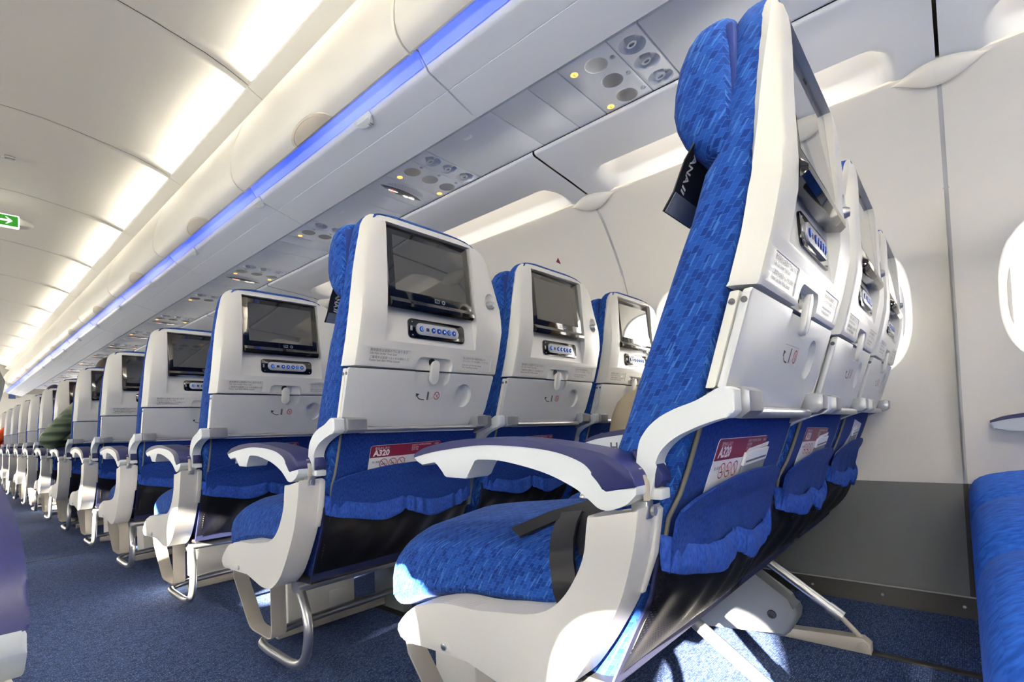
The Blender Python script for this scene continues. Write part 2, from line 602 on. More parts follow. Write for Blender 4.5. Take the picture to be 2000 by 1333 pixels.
def boolean(base, cutters, solver='EXACT'):
    """base MB minus the cutter MBs, returns a new MB"""
    def tmp(mb):
        bmesh.ops.recalc_face_normals(mb.bm, faces=mb.bm.faces)
        me = bpy.data.meshes.new('tmp')
        mb.bm.to_mesh(me)
        for k in range(4):
            me.materials.append(list(M.values())[k])
        o = bpy.data.objects.new('tmp', me)
        COL.objects.link(o)
        return o
    bo = tmp(base)
    cs = []
    for c in cutters:
        co = tmp(c)
        cs.append(co)
        md = bo.modifiers.new('b', 'BOOLEAN')
        md.operation = 'DIFFERENCE'
        md.solver = solver
        md.object = co
    dg = bpy.context.evaluated_depsgraph_get()
    dg.update()
    me = bpy.data.meshes.new_from_object(bo.evaluated_get(dg))
    out = MB()
    out.bm.from_mesh(me)
    for o in [bo] + cs:
        d = o.data
        bpy.data.objects.remove(o, do_unlink=True)
        bpy.data.meshes.remove(d)
    bpy.data.meshes.remove(me)
    return out

def text_bm(body, size, place, align='LEFT', bold=0.0, mb=None, mi=0):
    """lettering as faces; place(u, v) -> point"""
    cu = bpy.data.curves.new('t', 'FONT')
    cu.body = body
    cu.size = size
    cu.align_x = align
    cu.resolution_u = 2
    cu.offset = bold
    o = bpy.data.objects.new('t', cu)
    COL.objects.link(o)
    dg = bpy.context.evaluated_depsgraph_get()
    dg.update()
    me = bpy.data.meshes.new_from_object(o.evaluated_get(dg))
    if mb is None: mb = MB()
    vs = [mb.bm.verts.new(place(v.co.x, v.co.y)) for v in me.vertices]
    for p in me.polygons:
        try:
            f = mb.bm.faces.new([vs[i] for i in p.vertices])
            f.material_index = mi
        except ValueError:
            pass
    bpy.data.objects.remove(o, do_unlink=True)
    bpy.data.curves.remove(cu)
    bpy.data.meshes.remove(me)
    return mb

def rrect(x0, x1, y0, y1, r, n=4):
    """rounded rectangle outline, 2D"""
    pts = []
    for cx, cy, a0 in ((x1 - r, y1 - r, 0), (x0 + r, y1 - r, 90), (x0 + r, y0 + r, 180), (x1 - r, y0 + r, 270)):
        for k in range(n + 1):
            a = math.radians(a0 + 90.0 * k / n)
            pts.append((cx + r * math.cos(a), cy + r * math.sin(a)))
    return pts

def ellipse(cx, cy, rx, ry, n=32, p=2.0):
    out = []
    for k in range(n):
        a = 2 * math.pi * k / n
        c, s = math.cos(a), math.sin(a)
        out.append((cx + rx * math.copysign(abs(c) ** (2 / p), c), cy + ry * math.copysign(abs(s) ** (2 / p), s)))
    return out

def spline(pts, n=5):
    """Catmull-Rom through an open list of 2D points"""
    out = []
    P_ = [pts[0]] + list(pts) + [pts[-1]]
    for i in range(1, len(P_) - 2):
        p0, p1, p2, p3 = P_[i - 1:i + 3]
        for k in range(n):
            t = k / n
            out.append(tuple(.5 * (2 * b + (c - a) * t + (2 * a - 5 * b + 4 * c - d) * t * t + (3 * b - a - 3 * c + d) * t ** 3) for a, b, c, d in zip(p0, p1, p2, p3)))
    out.append(tuple(pts[-1]))
    return out

def smooth01(t):
    t = max(0.0, min(1.0, t))
    return t * t * (3 - 2 * t)

def instantiate(parts, root, skip=()):
    made = []
    for name, me, par, label in parts:
        if name in skip:
            made.append(None)
            continue
        o = obj(name, me, made[par] if par is not None and made[par] is not None else root)
        if label: o['label'] = label
        made.append(o)
    return made


ORD = ['nearest', 'second', 'third', 'fourth', 'fifth', 'sixth', 'seventh', 'eighth', 'ninth', 'tenth', 'eleventh', 'twelfth', 'thirteenth', 'fourteenth']

# ================================================================ CABIN SHELL (setting)
FWD = 13.2                    # forward bulkhead
AFT = -5.6
CX = 0.27                     # cabin centre line
def sx(x, s):
    return x if s == 0 else 2 * CX - x
WALL = [(-.60, 1.965), (-.545, 1.985), (-.45, 2.012), (-.35, 2.033), (-.227, 2.052), (-.1, 2.070), (.05, 2.086), (.2, 2.092), (.32, 2.090), (.42, 2.080), (.548, 2.045), (.65, 2.000), (.749, 1.935), (.83, 1.868), (.875, 1.815), (.897, 1.792), (.903, 1.784)]
def wall_x(z):
    return interp(WALL, z)

mb = MB()
mb.grid(lambda u, v: (lerp(u, -1.5, 2.03), lerp(v, AFT, FWD), -H), 2, 4)
struct('floor', mb, M['carpet'])

# carpet seam strips across the aisle and dark seat-track covers
mb = MB()
mb.box(1.536, 1.562, AFT, FWD, -H - .002, -H + .004, .001)
struct('trim_1', mb, M['kick'])
mb = MB()
mb.box(1.003, 1.029, AFT, FWD, -H - .002, -H + .003, .001)
struct('trim_2', mb, M['kick'])
mb = MB()
mb.box(-.05, .52, 3.62, 3.632, -H - .002, -H + .0015)
struct('trim_3', mb, M['kick'])

WC, WHW, WHH_R = 0.330, 0.170, 0.222
def window_panel(mb, mbr, y0, y1, s, zlo, zhi):
    """one bay of side wall with its window opening and reveal"""
    yc = (y0 + y1) / 2
    n = 64
    zs_lo, zs_hi = zlo, zhi
    WHH = WHH_R if s == 0 else .190
    inner = ellipse(yc, WC, WHW, WHH, n, 2.7)
    def wall_pt(y, z, off=0.0):
        return (sx(wall_x(z) + off, s), y, z)
    def outer(k):
        a = 2 * math.pi * k / n
        c, si = math.cos(a), math.sin(a)
        hy = (y1 - y0) / 2
        hz = (zs_hi - WC) if si > 0 else (WC - zs_lo)
        t = min(hy / abs(c) if abs(c) > 1e-6 else 1e9, hz / abs(si) if abs(si) > 1e-6 else 1e9)
        # match corner exactly
        return (yc + c * t, WC + si * t)
    # angles are chosen so that ring vertices meet the rectangle; add the exact corners
    out = [outer(k) for k in range(n)]
    for cy, cz in ((y1, zs_hi), (y0, zs_hi), (y0, zs_lo), (y1, zs_lo)):
        kk = min(range(n), key=lambda k: (out[k][0] - cy) ** 2 + (out[k][1] - cz) ** 2)
        out[kk] = (cy, cz)
    rings = []
    for m in range(15):
        t = (m / 14.0)
        rings.append([wall_pt(lerp(t, o[0], i[0]), lerp(t, o[1], i[1])) for o, i in zip(out, inner)])
    # soft raised lip then the reveal going outboard
    lip = ellipse(yc, WC, WHW - .004, WHH - .004, n, 2.7)
    rings.append([wall_pt(y, z, .0035) for y, z in lip])
    for f_, off, ex in ((.955, .012, 2.7), (.90, .034, 2.6), (.84, .060, 2.5), (.80, .080, 2.5)):
        rings.append([(sx(wall_x(WC) + off, s) if off > .05 else sx(wall_x(z) * (1 - off / .06) + wall_x(WC) * off / .06 + off, s), y, z) for y, z in ellipse(yc, WC, WHW * f_, WHH * f_, n, ex)])
    V = mb.loft(rings, caps=False)
    # grey gasket
    xg = sx(wall_x(WC) + .080, s)
    g0 = ellipse(yc, WC, WHW * .80, WHH * .80, n, 2.5)
    g1 = ellipse(yc, WC, WHW * .775, WHH * .78, n, 2.5)
    xo = sx(wall_x(WC) + .086, s)
    mb.mi = 1
    mb.loft([[(xg, y, z) for y, z in g0], [(xo, y, z) for y, z in g1], [(sx(wall_x(WC) + .096, s), y, z) for y, z in g1]], caps=False)
    mb.mi = 0

for s in (0, 1):
    side = ('right', 'left')[s]
    mb = MB()
    for k in range(WIN_FIRST, WIN_LAST + 1):
        y0, y1 = BAY * k, BAY * (k + 1)
        g = .005
        window_panel(mb, None, y0 + (g if k % 2 == 0 else 0), y1 - (g if k % 2 else 0), s, -.227, .897)
    # rolled top edge of the side panel
    y0, y1 = BAY * WIN_FIRST, BAY * (WIN_LAST + 1)
    mb.loft([[(sx(x, s), y, z) for x, z in ((1.792, .897), (1.787, .9025), (1.782, .906), (1.780, .910), (1.784, .918))] for y in (y0, y1)], closed=False)
    struct('wall_' + side, mb, [M['wall'], M['seam']])
    # joint strips every two windows
    mb = MB()
    for k in range(WIN_FIRST, WIN_LAST + 2):
        if k % 2: continue
        y = BAY * k
        mb.loft([[(sx(wall_x(z) + .0015, s), yy, z) for z in [-.227 + .0375 * q for q in range(31)]] for yy in (y - .009, y + .009)], closed=False)
    struct('trim_%d' % (4 + s), mb, M['seam'], 60)
    # grey dado and black kick strip
    mb = MB()
    for k in range(WIN_FIRST, WIN_LAST + 1):
        if k % 2: continue
        a, b = BAY * k + .006, BAY * (k + 2) - .006
        mb.loft([[(sx(wall_x(z) + .001, s), y, z) for z in (-.227, -.26, -.3, -.35, -.4, -.45, -.5, -.546)] for y in (a, b)], closed=False)
    struct('trim_%d' % (6 + s), mb, M['dado'], 60)
    mb = MB()
    mb.loft([[(sx(wall_x(z) + .006, s), y, z) for z in (-.227, -.35, -.45, -.546)] for y in (AFT, FWD)], closed=False)
    mb.prism([(sx(wall_x(-.545) - .003, s), -.545), (sx(wall_x(-.545) + .02, s), -.545), (sx(1.99, s), -.60), (sx(1.960, s), -.60)], 'y', AFT, FWD, .002)
    struct('baseboard_' + side, mb, M['kick'])
    # clear pane, seen full of sky; closed blinds on some left windows
    for k in range(WIN_FIRST, WIN_LAST + 1):
        yc = BAY * (k + .5)
        if s == 1 and k not in LEFT_OPEN:
            mb = MB()
            x = sx(wall_x(WC) + .090, s)
            mb.bm.faces.new([mb.bm.verts.new((x, y, z)) for y, z in ellipse(yc, WC, WHW * .78, (WHH_R if s == 0 else .190) * .785, 40, 2.5)])
            mb.solidify(.003)
            struct('trim_%d' % (100 + k), mb, M['wall'])
            continue
        mb = MB()
        x = sx(wall_x(WC) + .094, s)
        mb.bm.faces.new([mb.bm.verts.new((x, y, z)) for y, z in ellipse(yc, WC, WHW * .78, (WHH_R if s == 0 else .190) * .785, 40, 2.5)])
        struct('window_%d' % (k + 50 + 50 * s), mb, M['pane'])

# metal bead and rivets on the kick strip
mb = MB()
mb.box(1.9795, 1.9835, AFT, FWD, -.5475, -.5435, .0008)
struct('trim_11', mb, M['alu'])
mb = MB()
for q in range(24):
    y = -.55 + q * .19
    mb.lathe([(.0045, 0), (.0045, .001), (.002, .003), (.0001, .003)], (1.9695, y, -.572), (-.94, 0, .3), 10)
struct('trim_8', mb, M['alu'])

# outer skin: stops daylight leaking past the panels
SKIN = [(2.02, -.62), (2.10, -.2), (2.13, .0), (2.135, .12), (2.135, .55), (2.08, .70), (2.02, .85), (1.92, 1.0), (1.7, 1.25), (1.3, 1.55), (.8, 1.72), (.27, 1.78)]
for s in (0, 1):
    mb = MB()
    ny = WIN_LAST + 1 - WIN_FIRST
    def strip(pts):
        mb.loft([[(sx(x, s), y, z) for x, z in pts] for y in (BAY * WIN_FIRST, BAY * (WIN_LAST + 1))], closed=False)
    strip(SKIN[:4]); strip(SKIN[4:])
    # webs between the window openings
    for k in range(WIN_FIRST, WIN_LAST + 2):
        y = BAY * k
        mb.loft([[(sx(2.135, s), yy, z) for z in (.12, .55)] for yy in (y - .13, y + .13)], closed=False)
        mb.loft([[(sx(xx, s), y, z) for z in (-.2, .85)] for xx in (2.0, 2.14)], closed=False)
    struct('wall_%s_skin' % ('right', 'left')[s], mb, M['ceiling'])

# ---- ceiling panels, one per bay, with the strip that hides the cove lamps
CEIL = [(.27, 1.578), (.36, 1.576), (.446, 1.568), (.54, 1.556), (.63, 1.543), (.724, 1.531), (.80, 1.528), (.87, 1.532), (.94, 1.545), (1.03, 1.575)]
CP = 1.067
CSEAM = 2.155
for b in range(-7, 12):
    y0, y1 = CSEAM + CP * (b - 1), CSEAM + CP * b
    if y0 > FWD: continue
    mb = MB()
    FL = [(.27, 1.578), (.36, 1.576), (.446, 1.568), (.54, 1.556), (.63, 1.542), (.724, 1.526), (.80, 1.505), (.870, 1.4795), (.905, 1.4640), (.960, 1.4400)]
    g = .0022
    ys = [0, .003, .008, .018, .027, .033, .04, .047, .055, .062, .07, .08, .1, .2, .35, .5, .65, .8, .9, .92, .93, .938, .945, .953, .96, .967, .973, .982, .992, .997, 1]
    rings = []
    for t in ys:
        e = min(t, 1 - t) * CP
        w = smooth01((e - .024) / .05)
        up = .003 * math.exp(-(e / .006) ** 2)
        half = [(lerp(w, f[0], c[0]), lerp(w, f[1], c[1]) + up) for f, c in zip(FL, CEIL)]
        full_ = [(2 * CX - x, z) for x, z in half[:0:-1]] + half
        rings.append([(x, lerp(t, y0 + g, y1 - g), z) for x, z in full_])
    mb.loft(rings, closed=False)
    struct('ceiling' if b == -7 else 'ceiling_panel', mb, M['ceiling'], 60)
    for s in (0, 1):
        mb = MB()
        lip = [(.888, 1.4685), (.894, 1.462), (.925, 1.4485), (.958, 1.434), (.975, 1.433), (.975, 1.441), (.930, 1.458), (.894, 1.476), (.888, 1.4745)]
        mb.loft([[(sx(x, s), y, z) for x, z in lip] for y in (y0 + .003, y1 - .003)])
        struct('trim_%d' % (200 + (b + 8) * 2 + s), mb, M['ceiling'], 50)
# backing above the joints
mb = MB()
mb.loft([[(x, y, z) for x, z in ((-.52, 1.62), (-.1, 1.60), (.27, 1.61), (.64, 1.60), (1.06, 1.62))] for y in (AFT, FWD)], closed=False)
for s in (0, 1):
    mb.loft([[(sx(x, s), y, z) for x, z in ((1.06, 1.62), (1.04, 1.43), (1.1, 1.2), (1.12, .99), (1.45, .985), (1.60, 1.06), (1.80, 1.06), (1.84, .93))] for y in (AFT, FWD)], closed=False)
struct('ceiling_backing', mb, M['gap'])

# ---- valance with its lit pocket, above the windows
def valance(mb, y0, y1, s):
    flush = [(1.405, .957), (1.405, .948), (1.412, .9435), (1.50, .9355), (1.60, .9275), (1.628, .925), (1.655, .9225), (1.69, .919), (1.72, .916), (1.748, .913), (1.775, .910), (1.805, .907)]
    deep = [(1.405, .957), (1.405, .948), (1.412, .9435), (1.50, .9395), (1.60, .9380), (1.6255, .9375), (1.627, .944), (1.640, 1.000), (1.700, 1.022), (1.760, 1.000), (1.796, .950), (1.805, .900)]
    L_ = y1 - y0
    ys = [0, .004, .03, .06, .075, .085, .095, .105, .115, .125, .14, .16, .2, .3, .5, .7, .8, .84, .86, .875, .885, .895, .905, .915, .925, .94, .97, .996, 1]
    rings = []
    for t in ys:
        y = lerp(t, y0 + .004, y1 - .004)
        e = min(t, 1 - t) * L_
        w = smooth01((e - .075) / .075)
        rings.append([(sx(lerp(w, a[0], b[0]), s), y, lerp(w, a[1], b[1])) for a, b in zip(flush, deep)])
    mb.loft(rings, closed=False)
for s in (0, 1):
    for b in range(-6, 12):
        mb = MB()
        valance(mb, 1.067 * b, 1.067 * (b + 1), s)
        struct('trim_%d' % (300 + (b + 8) * 2 + s), mb, M['valance'], 60)

# ---- end walls
def section(mb, y, xs):
    mb.bm.faces.new([mb.bm.verts.new((x, y, z)) for x, z in xs])
full = [(x, z) for x, z in SKIN] + [(2 * CX - x, z) for x, z in SKIN[::-1]]
mb = MB(); section(mb, FWD, full); struct('wall_front', mb, M['wall'])
mb = MB(); section(mb, AFT, full); struct('wall_back', mb, M['wall'])
mb = MB()
mb.loft([[(x, y, z) for x, z in ((-1.5, -.62), (2.05, -.62))] for y in (AFT - .1, FWD + .1)], closed=False)
struct('floor_base', mb, M['kick'])

# ================================================================ OVERHEAD BINS
BIN0, BINP = 1.020, 1.065
DOOR = [(.968, 1.424), (.945, 1.415), (.905, 1.372), (.866, 1.315), (.832, 1.250), (.806, 1.180), (.790, 1.120), (.782, 1.070), (.782, 1.035), (.788, 1.010), (.806, .990), (.828, .979)]
LIPP = [(.828, .979), (.834, .979), (.838, .986), (.836, .997)]
def build_bin_parts(s):
    parts = []
    OB = (sx(.95, s), .52, .95)
    def add(name, mb, mats, parent=None, label=None, angle=35):
        parts.append((name, mb.mesh(name, mats, OB, angle), parent, label))
        return len(parts) - 1
    a, b = 0.003, BINP - .003
    mb = MB()
    sec = DOOR + LIPP
    rings = []
    for y, sh_ in ((a, .004), (a + .004, .0008), (a + .010, 0), (b - .010, 0), (b - .004, .0008), (b, .004)):
        rings.append([(sx(x + sh_, s), y, z) for x, z in sec])
    mb.loft(rings, closed=False)
    mb.bm.faces.new([mb.bm.verts.new((sx(x + .004, s), a, z)) for x, z in sec])
    mb.bm.faces.new([mb.bm.verts.new((sx(x + .004, s), b, z)) for x, z in sec])
    d = add('bin_door', mb, M['bin'], None, None, 40)
    # underside with rounded lip, shallow joint line
    mb = MB()
    und = [(.868, .999), (.8875, .972), (.8925, .9635), (.900, .9595), (.915, .956), (.962, .9435), (.9625, .9448), (.9645, .9448), (.965, .9425), (1.066, .9125), (1.0735, .9125), (1.0765, .918), (1.078, .99)]
    mb.loft([[(sx(x, s), y, z) for x, z in und] for y in (a, b)], closed=False)
    mb.bm.faces.new([mb.bm.verts.new((sx(x, s), a, z)) for x, z in und])
    mb.bm.faces.new([mb.bm.verts.new((sx(x, s), b, z)) for x, z in und])
    add('bin_underside', mb, M['bin_bottom'])
    # channel walls behind the light strip
    mb = MB()
    mb.loft([[(sx(x, s), y, z) for x, z in ((.836, .997), (.842, 1.004), (.860, 1.003), (.872, 1.001))] for y in (a, b)], closed=False)
    add('light_channel', mb, M['bin_bottom'])
    # round latch plate low on the door
    if s == 0:
        mb = MB()
        yc = .50
        arc = [(0.0, DOOR[-1])]
        for p, q in zip(DOOR[::-1], DOOR[-2::-1]):
            arc.append((arc[-1][0] + math.hypot(q[0] - p[0], q[1] - p[1]), q))
        def dp(y, d, off):
            x = interp([(t, p[0]) for t, p in arc], d)
            z = interp([(t, p[1]) for t, p in arc], d)
            return (x - off * .7, y, z - off * .7)
        n = 30
        rings = []
        for sc, off in ((1.0, .0004), (.97, .0030), (.86, .0034), (.845, .0020), (.83, .0034), (.4, .0036), (.02, .0036)):
            rings.append([dp(yc + .122 * sc * math.cos(q), .048 * sc * math.sin(q), off) for q in [math.pi * k / n for k in range(n + 1)]])
        mb.loft(rings, caps=False, closed=False)
        add('bin_latch', mb, M['latch_plate'], d)
    return parts, OB
for s in (0, 1):
    bp_, OB = build_bin_parts(s)
    ms = MB()
    led = MB()
    led.prism([(sx(.856, s), .9995), (sx(.868, s), .9995), (sx(.884, s), .974), (sx(.881, s), .972)], 'y', .006, BINP - .006)
    led_me = led.mesh('light_strip', M['led'], (sx(.865, s), .52, .985))
    for b in range(-6, 12):
        y = BIN0 + BINP * (b - 1)
        if y + BINP > FWD + .3 or (s == 1 and b > 11): continue
        if s == 0 and b >= 0:
            nm = {0: 'white overhead bin at the top centre whose front corner leaves the frame', 1: 'white overhead bin above the tag marked 16, first with a round latch plate'}.get(b, '')
            if b >= 2: nm = 'white overhead bin with a round latch plate, %s from the camera' % ORD[b]
            rt = thing('overhead_bin', (OB[0], OB[1] + y, OB[2]), nm, 'luggage bin', 'overhead bins along the aisle')
            instantiate(bp_, rt)
            lo = obj('light_strip', led_me, None, W_((.865, .52 + y, .985)))
            tag(lo, 'blue light strip under the bin edge, %s' % ('at the top centre' if b == 0 else '%s bin from the camera' % ORD[b]), 'light strip', 'blue light strips under the bins')
        else:
            for nme, me, par, lb in bp_:
                o = obj('trim_%d' % (430 + b * 8 + s), me, None, W_((OB[0], OB[1] + y, OB[2])))
                o['kind'] = 'structure'
            lo = obj('trim_%d' % (434 + b * 8 + s), led_me, None, W_((sx(.865, s), .52 + y, .985)))
            lo['kind'] = 'structure'

# row tags clipped on the lip of the bins
def tag_mb():
    mb = MB()
    prof = []
    n = 28
    outl = []
    for k in range(n):
        t = k / (n - 1)
        outl.append((lerp(t, -.043, .043), .030 * math.sin(math.pi * t) ** 1.4))
    rings = []
    # plate hugging the lip: u along y, d down the underside
    for off in (0.0, .010):
        top = [(lerp(k / (n - 1), -.043, .043), 0) for k in range(n)]
        ring = []
        for (u, d), (tu, td) in zip(outl, top):
            ring.append((u, d, off))
        rings.append(ring)
    def place(u, d, off):
        # lip surface: rises toward the aisle at d<0, follows the underside for d>0
        x = .889 + d * .92 - off * .25
        z = .9625 - d * .22 - off
        return (x, u, z)
    # body
    A = [place(*p) for p in rings[0]]
    Bv = [place(*p) for p in rings[1]]
    C_ = [(x - .005, y, z + .010) for (x, y, z) in [place(u, 0, .002) for u, d, o in rings[0]]]
    mb.loft([C_, [place(u, 0, .006 * math.sin(math.pi * (i / (n - 1)))) for i, (u, d, o) in enumerate(rings[0])], [place(u, d * .6, .010 * math.sin(math.pi * (i / (n - 1)))) for i, (u, d, o) in enumerate(rings[0])], A], closed=False)
    return mb
tm = tag_mb()
tm.solidify(.003)
tme = tm.mesh('row_tag', M['arm_white'], (.889, 0, .962))
for q in range(10):
    y = 1.325 + .780 * q
    r = thing('row_tag', (.889, y, .962), 'small white row tag marked 16 on the bin lip' if q == 0 else 'small white row tag on the bin lip, %s from the camera' % ORD[q], 'tag', 'row tags on the bin lip')
    obj('tag_body', tme, r)
    if q == 0:
        mb = text_bm('16', .017, lambda u, v: (.889 + .022 - v * .9 - .004, y - .012 - u, .9615 - .0135 - (.022 - v) * .2), bold=.0005)
        obj('tag_number', mb.mesh('tag_number', M['ink'], (.889, y, .962)), r)

# ================================================================ PASSENGER SERVICE UNITS
PZ = .957
mb = MB()   # dark channel around the units
for x in (1.105, 1.412):
    mb.box(x - .024 if x < 1.2 else x - .004, x + .02 if x < 1.2 else x + .006, AFT, FWD, PZ + .012, PZ + .03)
struct('trim_9', mb, M['psu_dark'])
mb = MB()   # light edge rails
mb.box(1.079, 1.1325, AFT, FWD, PZ + .010, PZ + .014)
struct('trim_10', mb, M['psu_dark'])
X0, X1 = 1.1345, 1.4015
def plain_panel(y0, y1, dot=None):
    mb = MB()
    mb.box(X0, X1, y0 + .0012, y1 - .0012, PZ, PZ + .012, .0016)
    if dot:
        mb.prism(ellipse(1.18, dot, .010, .018, 20, 3), 'z', PZ - .0006, PZ, .0002)
    return mb
def dish(mb, x, y, r, depth, mi=1):
    """shallow bowl sunk into the panel: built as its own skin just under the face"""
    mb.mi = mi
    mb.lathe([(r, -.0006), (r * 1.08, .0012), (r * 1.10, .0002)], (x, y, PZ), (0, 0, -1), 28)
    mb.mi = 0
def build_psu(sign):
    parts = []
    OP = (1.27, .675, PZ)
    def add(name, mb, mats, parent=None, label=None, angle=35):
        parts.append((name, mb.mesh(name, mats, OP, angle), parent, label))
        return len(parts) - 1
    # air plate and lamp plate with sunk bowls cut out
    b = MB(); b.box(X0, X1, .536, .6175, PZ, PZ + .030, .0016)
    cs = []
    for x in (1.192, 1.275, 1.360):
        c = MB(); c.lathe([(.0345, -.01), (.0345, .0), (.031, .010), (.022, .018), (.0001, .020)], (x, .576, PZ), (0, 0, 1), 32); cs.append(c)
    b = boolean(b, cs)
    ap_ = add('air_plate', b, M['psu'], None, None, 30)
    b = MB(); b.box(X0, X1, .6195, .770, PZ, PZ + .030, .0016)
    cs = []
    for x in (1.190, 1.274, 1.361):
        c = MB(); c.lathe([(.0285, -.01), (.0285, .0), (.027, .006), (.020, .013), (.010, .017), (.0001, .018)], (x, .681, PZ), (0, 0, 1), 32); cs.append(c)
        c = MB(); c.lathe([(.0085, -.01), (.0085, .0), (.006, .0022), (.0001, .0030)], (x + .004, .634, PZ), (0, 0, 1), 20); cs.append(c)
    b = boolean(b, cs)
    lp = add('lamp_plate', b, M['psu'], None, None, 30)
    for x in (1.192, 1.275, 1.360):
        mb = MB()
        mb.lathe([(.0135, .020), (.0150, .012), (.0145, .002), (.0125, -.0015), (.0075, -.0015), (.006, .003), (.0001, .003)], (x - .004, .576, PZ), (-.15, .25, 1), 24)
        add('air_nozzle', mb, M['nozzle'], ap_)
    for x in (1.190, 1.274, 1.361):
        mb = MB()
        mb.lathe([(.0284, .0005), (.0262, .0055), (.020, .0122), (.010, .0160), (.0001, .0172)], (x, .681, PZ), (0, 0, 1), 32)
        mb.lathe([(.031, -.0004), (.0312, .0006), (.0282, .0006), (.0284, -.0004)], (x, .681, PZ), (0, 0, 1), 32)
        add('reading_light', mb, M['lens'], lp, None, 60)
        mb = MB()
        mb.ball((x + .004, .634, PZ + .0015), (.0055, .0055, .0035), 14, 8)
        add('lamp_button', mb, M['nozzle'], lp)
    for x in (1.180, 1.377):
        mb = MB()
        mb.lathe([(.0105, 0), (.0105, .0006), (.009, .0014), (.0001, .0016)], (x, .744, PZ), (0, 0, -1), 20, 0)
        f = mb.bm.faces.new([mb.bm.verts.new((x + a, .744 + c, PZ - .0022)) for a, c in ((-.006, .002), (-.0035, -.004), (0, -.001), (.0035, -.004), (.006, .002), (.003, .001), (0, .002), (-.003, .001))]); f.material_index = 1
        add('call_light', mb, [M['amber'], M['amber_ink']], lp)
    if sign:
        mb = MB()
        mb.box(X0, X1, .772, .905, PZ, PZ + .012, .0016)
        sg = add('sign_plate', mb, M['psu'])
        mb = MB()
        def leaf(u, v, sc=1.0):
            x = lerp(u, 1.158, 1.362)
            w = .021 * math.sin(math.pi * u) ** .8 * sc
            return (x, .842 + lerp(v, -w, w) + .006 * (u - .5), PZ - .0010 - .005 * math.sin(math.pi * u) * math.sin(math.pi * v))
        mb.grid(lambda u, v: leaf(u, v), 28, 8)
        lens = add('warning_sign', mb, M['sign_dark'], sg, None, 60)
        mb = MB()
        def pat(pts, mi):
            f = mb.bm.faces.new([mb.bm.verts.new((1.26 + a, .843 + b_ + .006 * a / .2, PZ - .0072)) for a, b_ in pts]); f.material_index = mi
        pat([(-.062, .004), (-.020, .000), (-.020, -.006), (-.062, -.002)], 0)
        pat([(-.050, .009), (-.046, .010), (-.034, -.009), (-.038, -.010)], 1)
        pat([(-.036, .009), (-.032, .009), (-.047, -.010), (-.051, -.009)], 1)
        pat([(.010, .004), (.030, .010), (.036, .004), (.030, -.004), (.012, -.002)], 0)
        pat([(.036, .003), (.044, .006), (.068, .004), (.064, -.006), (.046, -.008), (.038, -.003)], 0)
        add('sign_symbols', mb, [M['sign_white'], M['sign_red']], sg, 'lit no-smoking and seat-belt symbols')
        mb = MB()
        for iy in range(9):
            for ix in range(30):
                x = 1.172 + ix * .0058 + (iy % 2) * .0029
                y = .784 + iy * .0042
                if ((x - 1.26) / .085) ** 2 + ((y - .818) / .038) ** 2 < 1:
                    mb.bm.faces.new([mb.bm.verts.new((x + a, y + c, PZ - .0003)) for a, c in ((-.0011, -.0011), (.0011, -.0011), (.0011, .0011), (-.0011, .0011))])
        add('speaker_grille', mb, M['ink'], sg)
    return parts, OP
psu_a, OP = build_psu(False)
psu_b, _ = build_psu(True)
for q in range(0, 14):
    dy = .7874 * q
    sign = q in (1, 3) or q >= 5
    lab = {0: 'service panel with three big air nozzles beside the near blue headrest',
           1: 'service panel with lit signs and a speaker grille, second from the camera'}.get(q, 'service panel with amber call lights, %s from the camera' % (ORD[q] if q < 14 else ''))
    rt = thing('service_panel', (OP[0], OP[1] + dy, OP[2]), lab, 'overhead panel', 'passenger service panels')
    instantiate(psu_b if sign else psu_a, rt)
    # plain filler panels between the units
    y0 = (.907 if sign else .772) + dy
    y1 = .534 + .7874 + dy
    cuts = [y0] + ([.872 + dy] if not sign else []) + [1.017 + dy, y1]
    for a, b_ in zip(cuts, cuts[1:]):
        mb = plain_panel(a, b_, 1.163 + dy if b_ == y1 else None)
        struct('trim_%d' % (620 + q * 4), mb, M['psu'])

mb = plain_panel(AFT, .533)
struct('trim_12', mb, M['psu'])
# ---- leaf-shaped covers on the side-panel joints
lc = MB()
n = 30
rings = []
for k in range(n + 1):
    t = k / n
    y = lerp(t, -.100, .100)
    w = max(.0006, math.sin(math.pi * t) ** 1.3)
    c = (1.785 - .004 * w, y, .900 - .004 * w)
    ring = []
    for q in range(14):
        a = 2 * math.pi * q / 14
        # in section: thin across the wall normal, longer along the wall
        e1 = math.cos(a) * .036 * w
        e2 = math.sin(a) * .026 * w
        ring.append((c[0] + e1 * .62 - e2 * .78, y, c[2] - e1 * .78 - e2 * .62))
    rings.append(ring)
lc.loft(rings)
lc_me = lc.mesh('joint_cover', M['wall'], (1.785, 0, .900), 60)
for b in range(0, 12):
    o = obj('joint_cover', lc_me, None, W_((1.785, 1.067 * b, .900)))
    tag(o, {0: 'white leaf-shaped cover on the wall joint at the upper right', 1: 'white leaf-shaped cover on the wall joint above the middle seats'}.get(b, 'white leaf-shaped joint cover on the side panel, %s' % ('%s from the camera' % ORD[b])), 'cover', 'leaf-shaped joint covers')

# ================================================================ SEAT PROTOTYPE
# modelled on the first full row (row pitch 0.7874, seat pitch 0.508); O is its foot point
O = (0.797, 1.25, -H)
PITCH, SEATW = 0.7874, 0.508

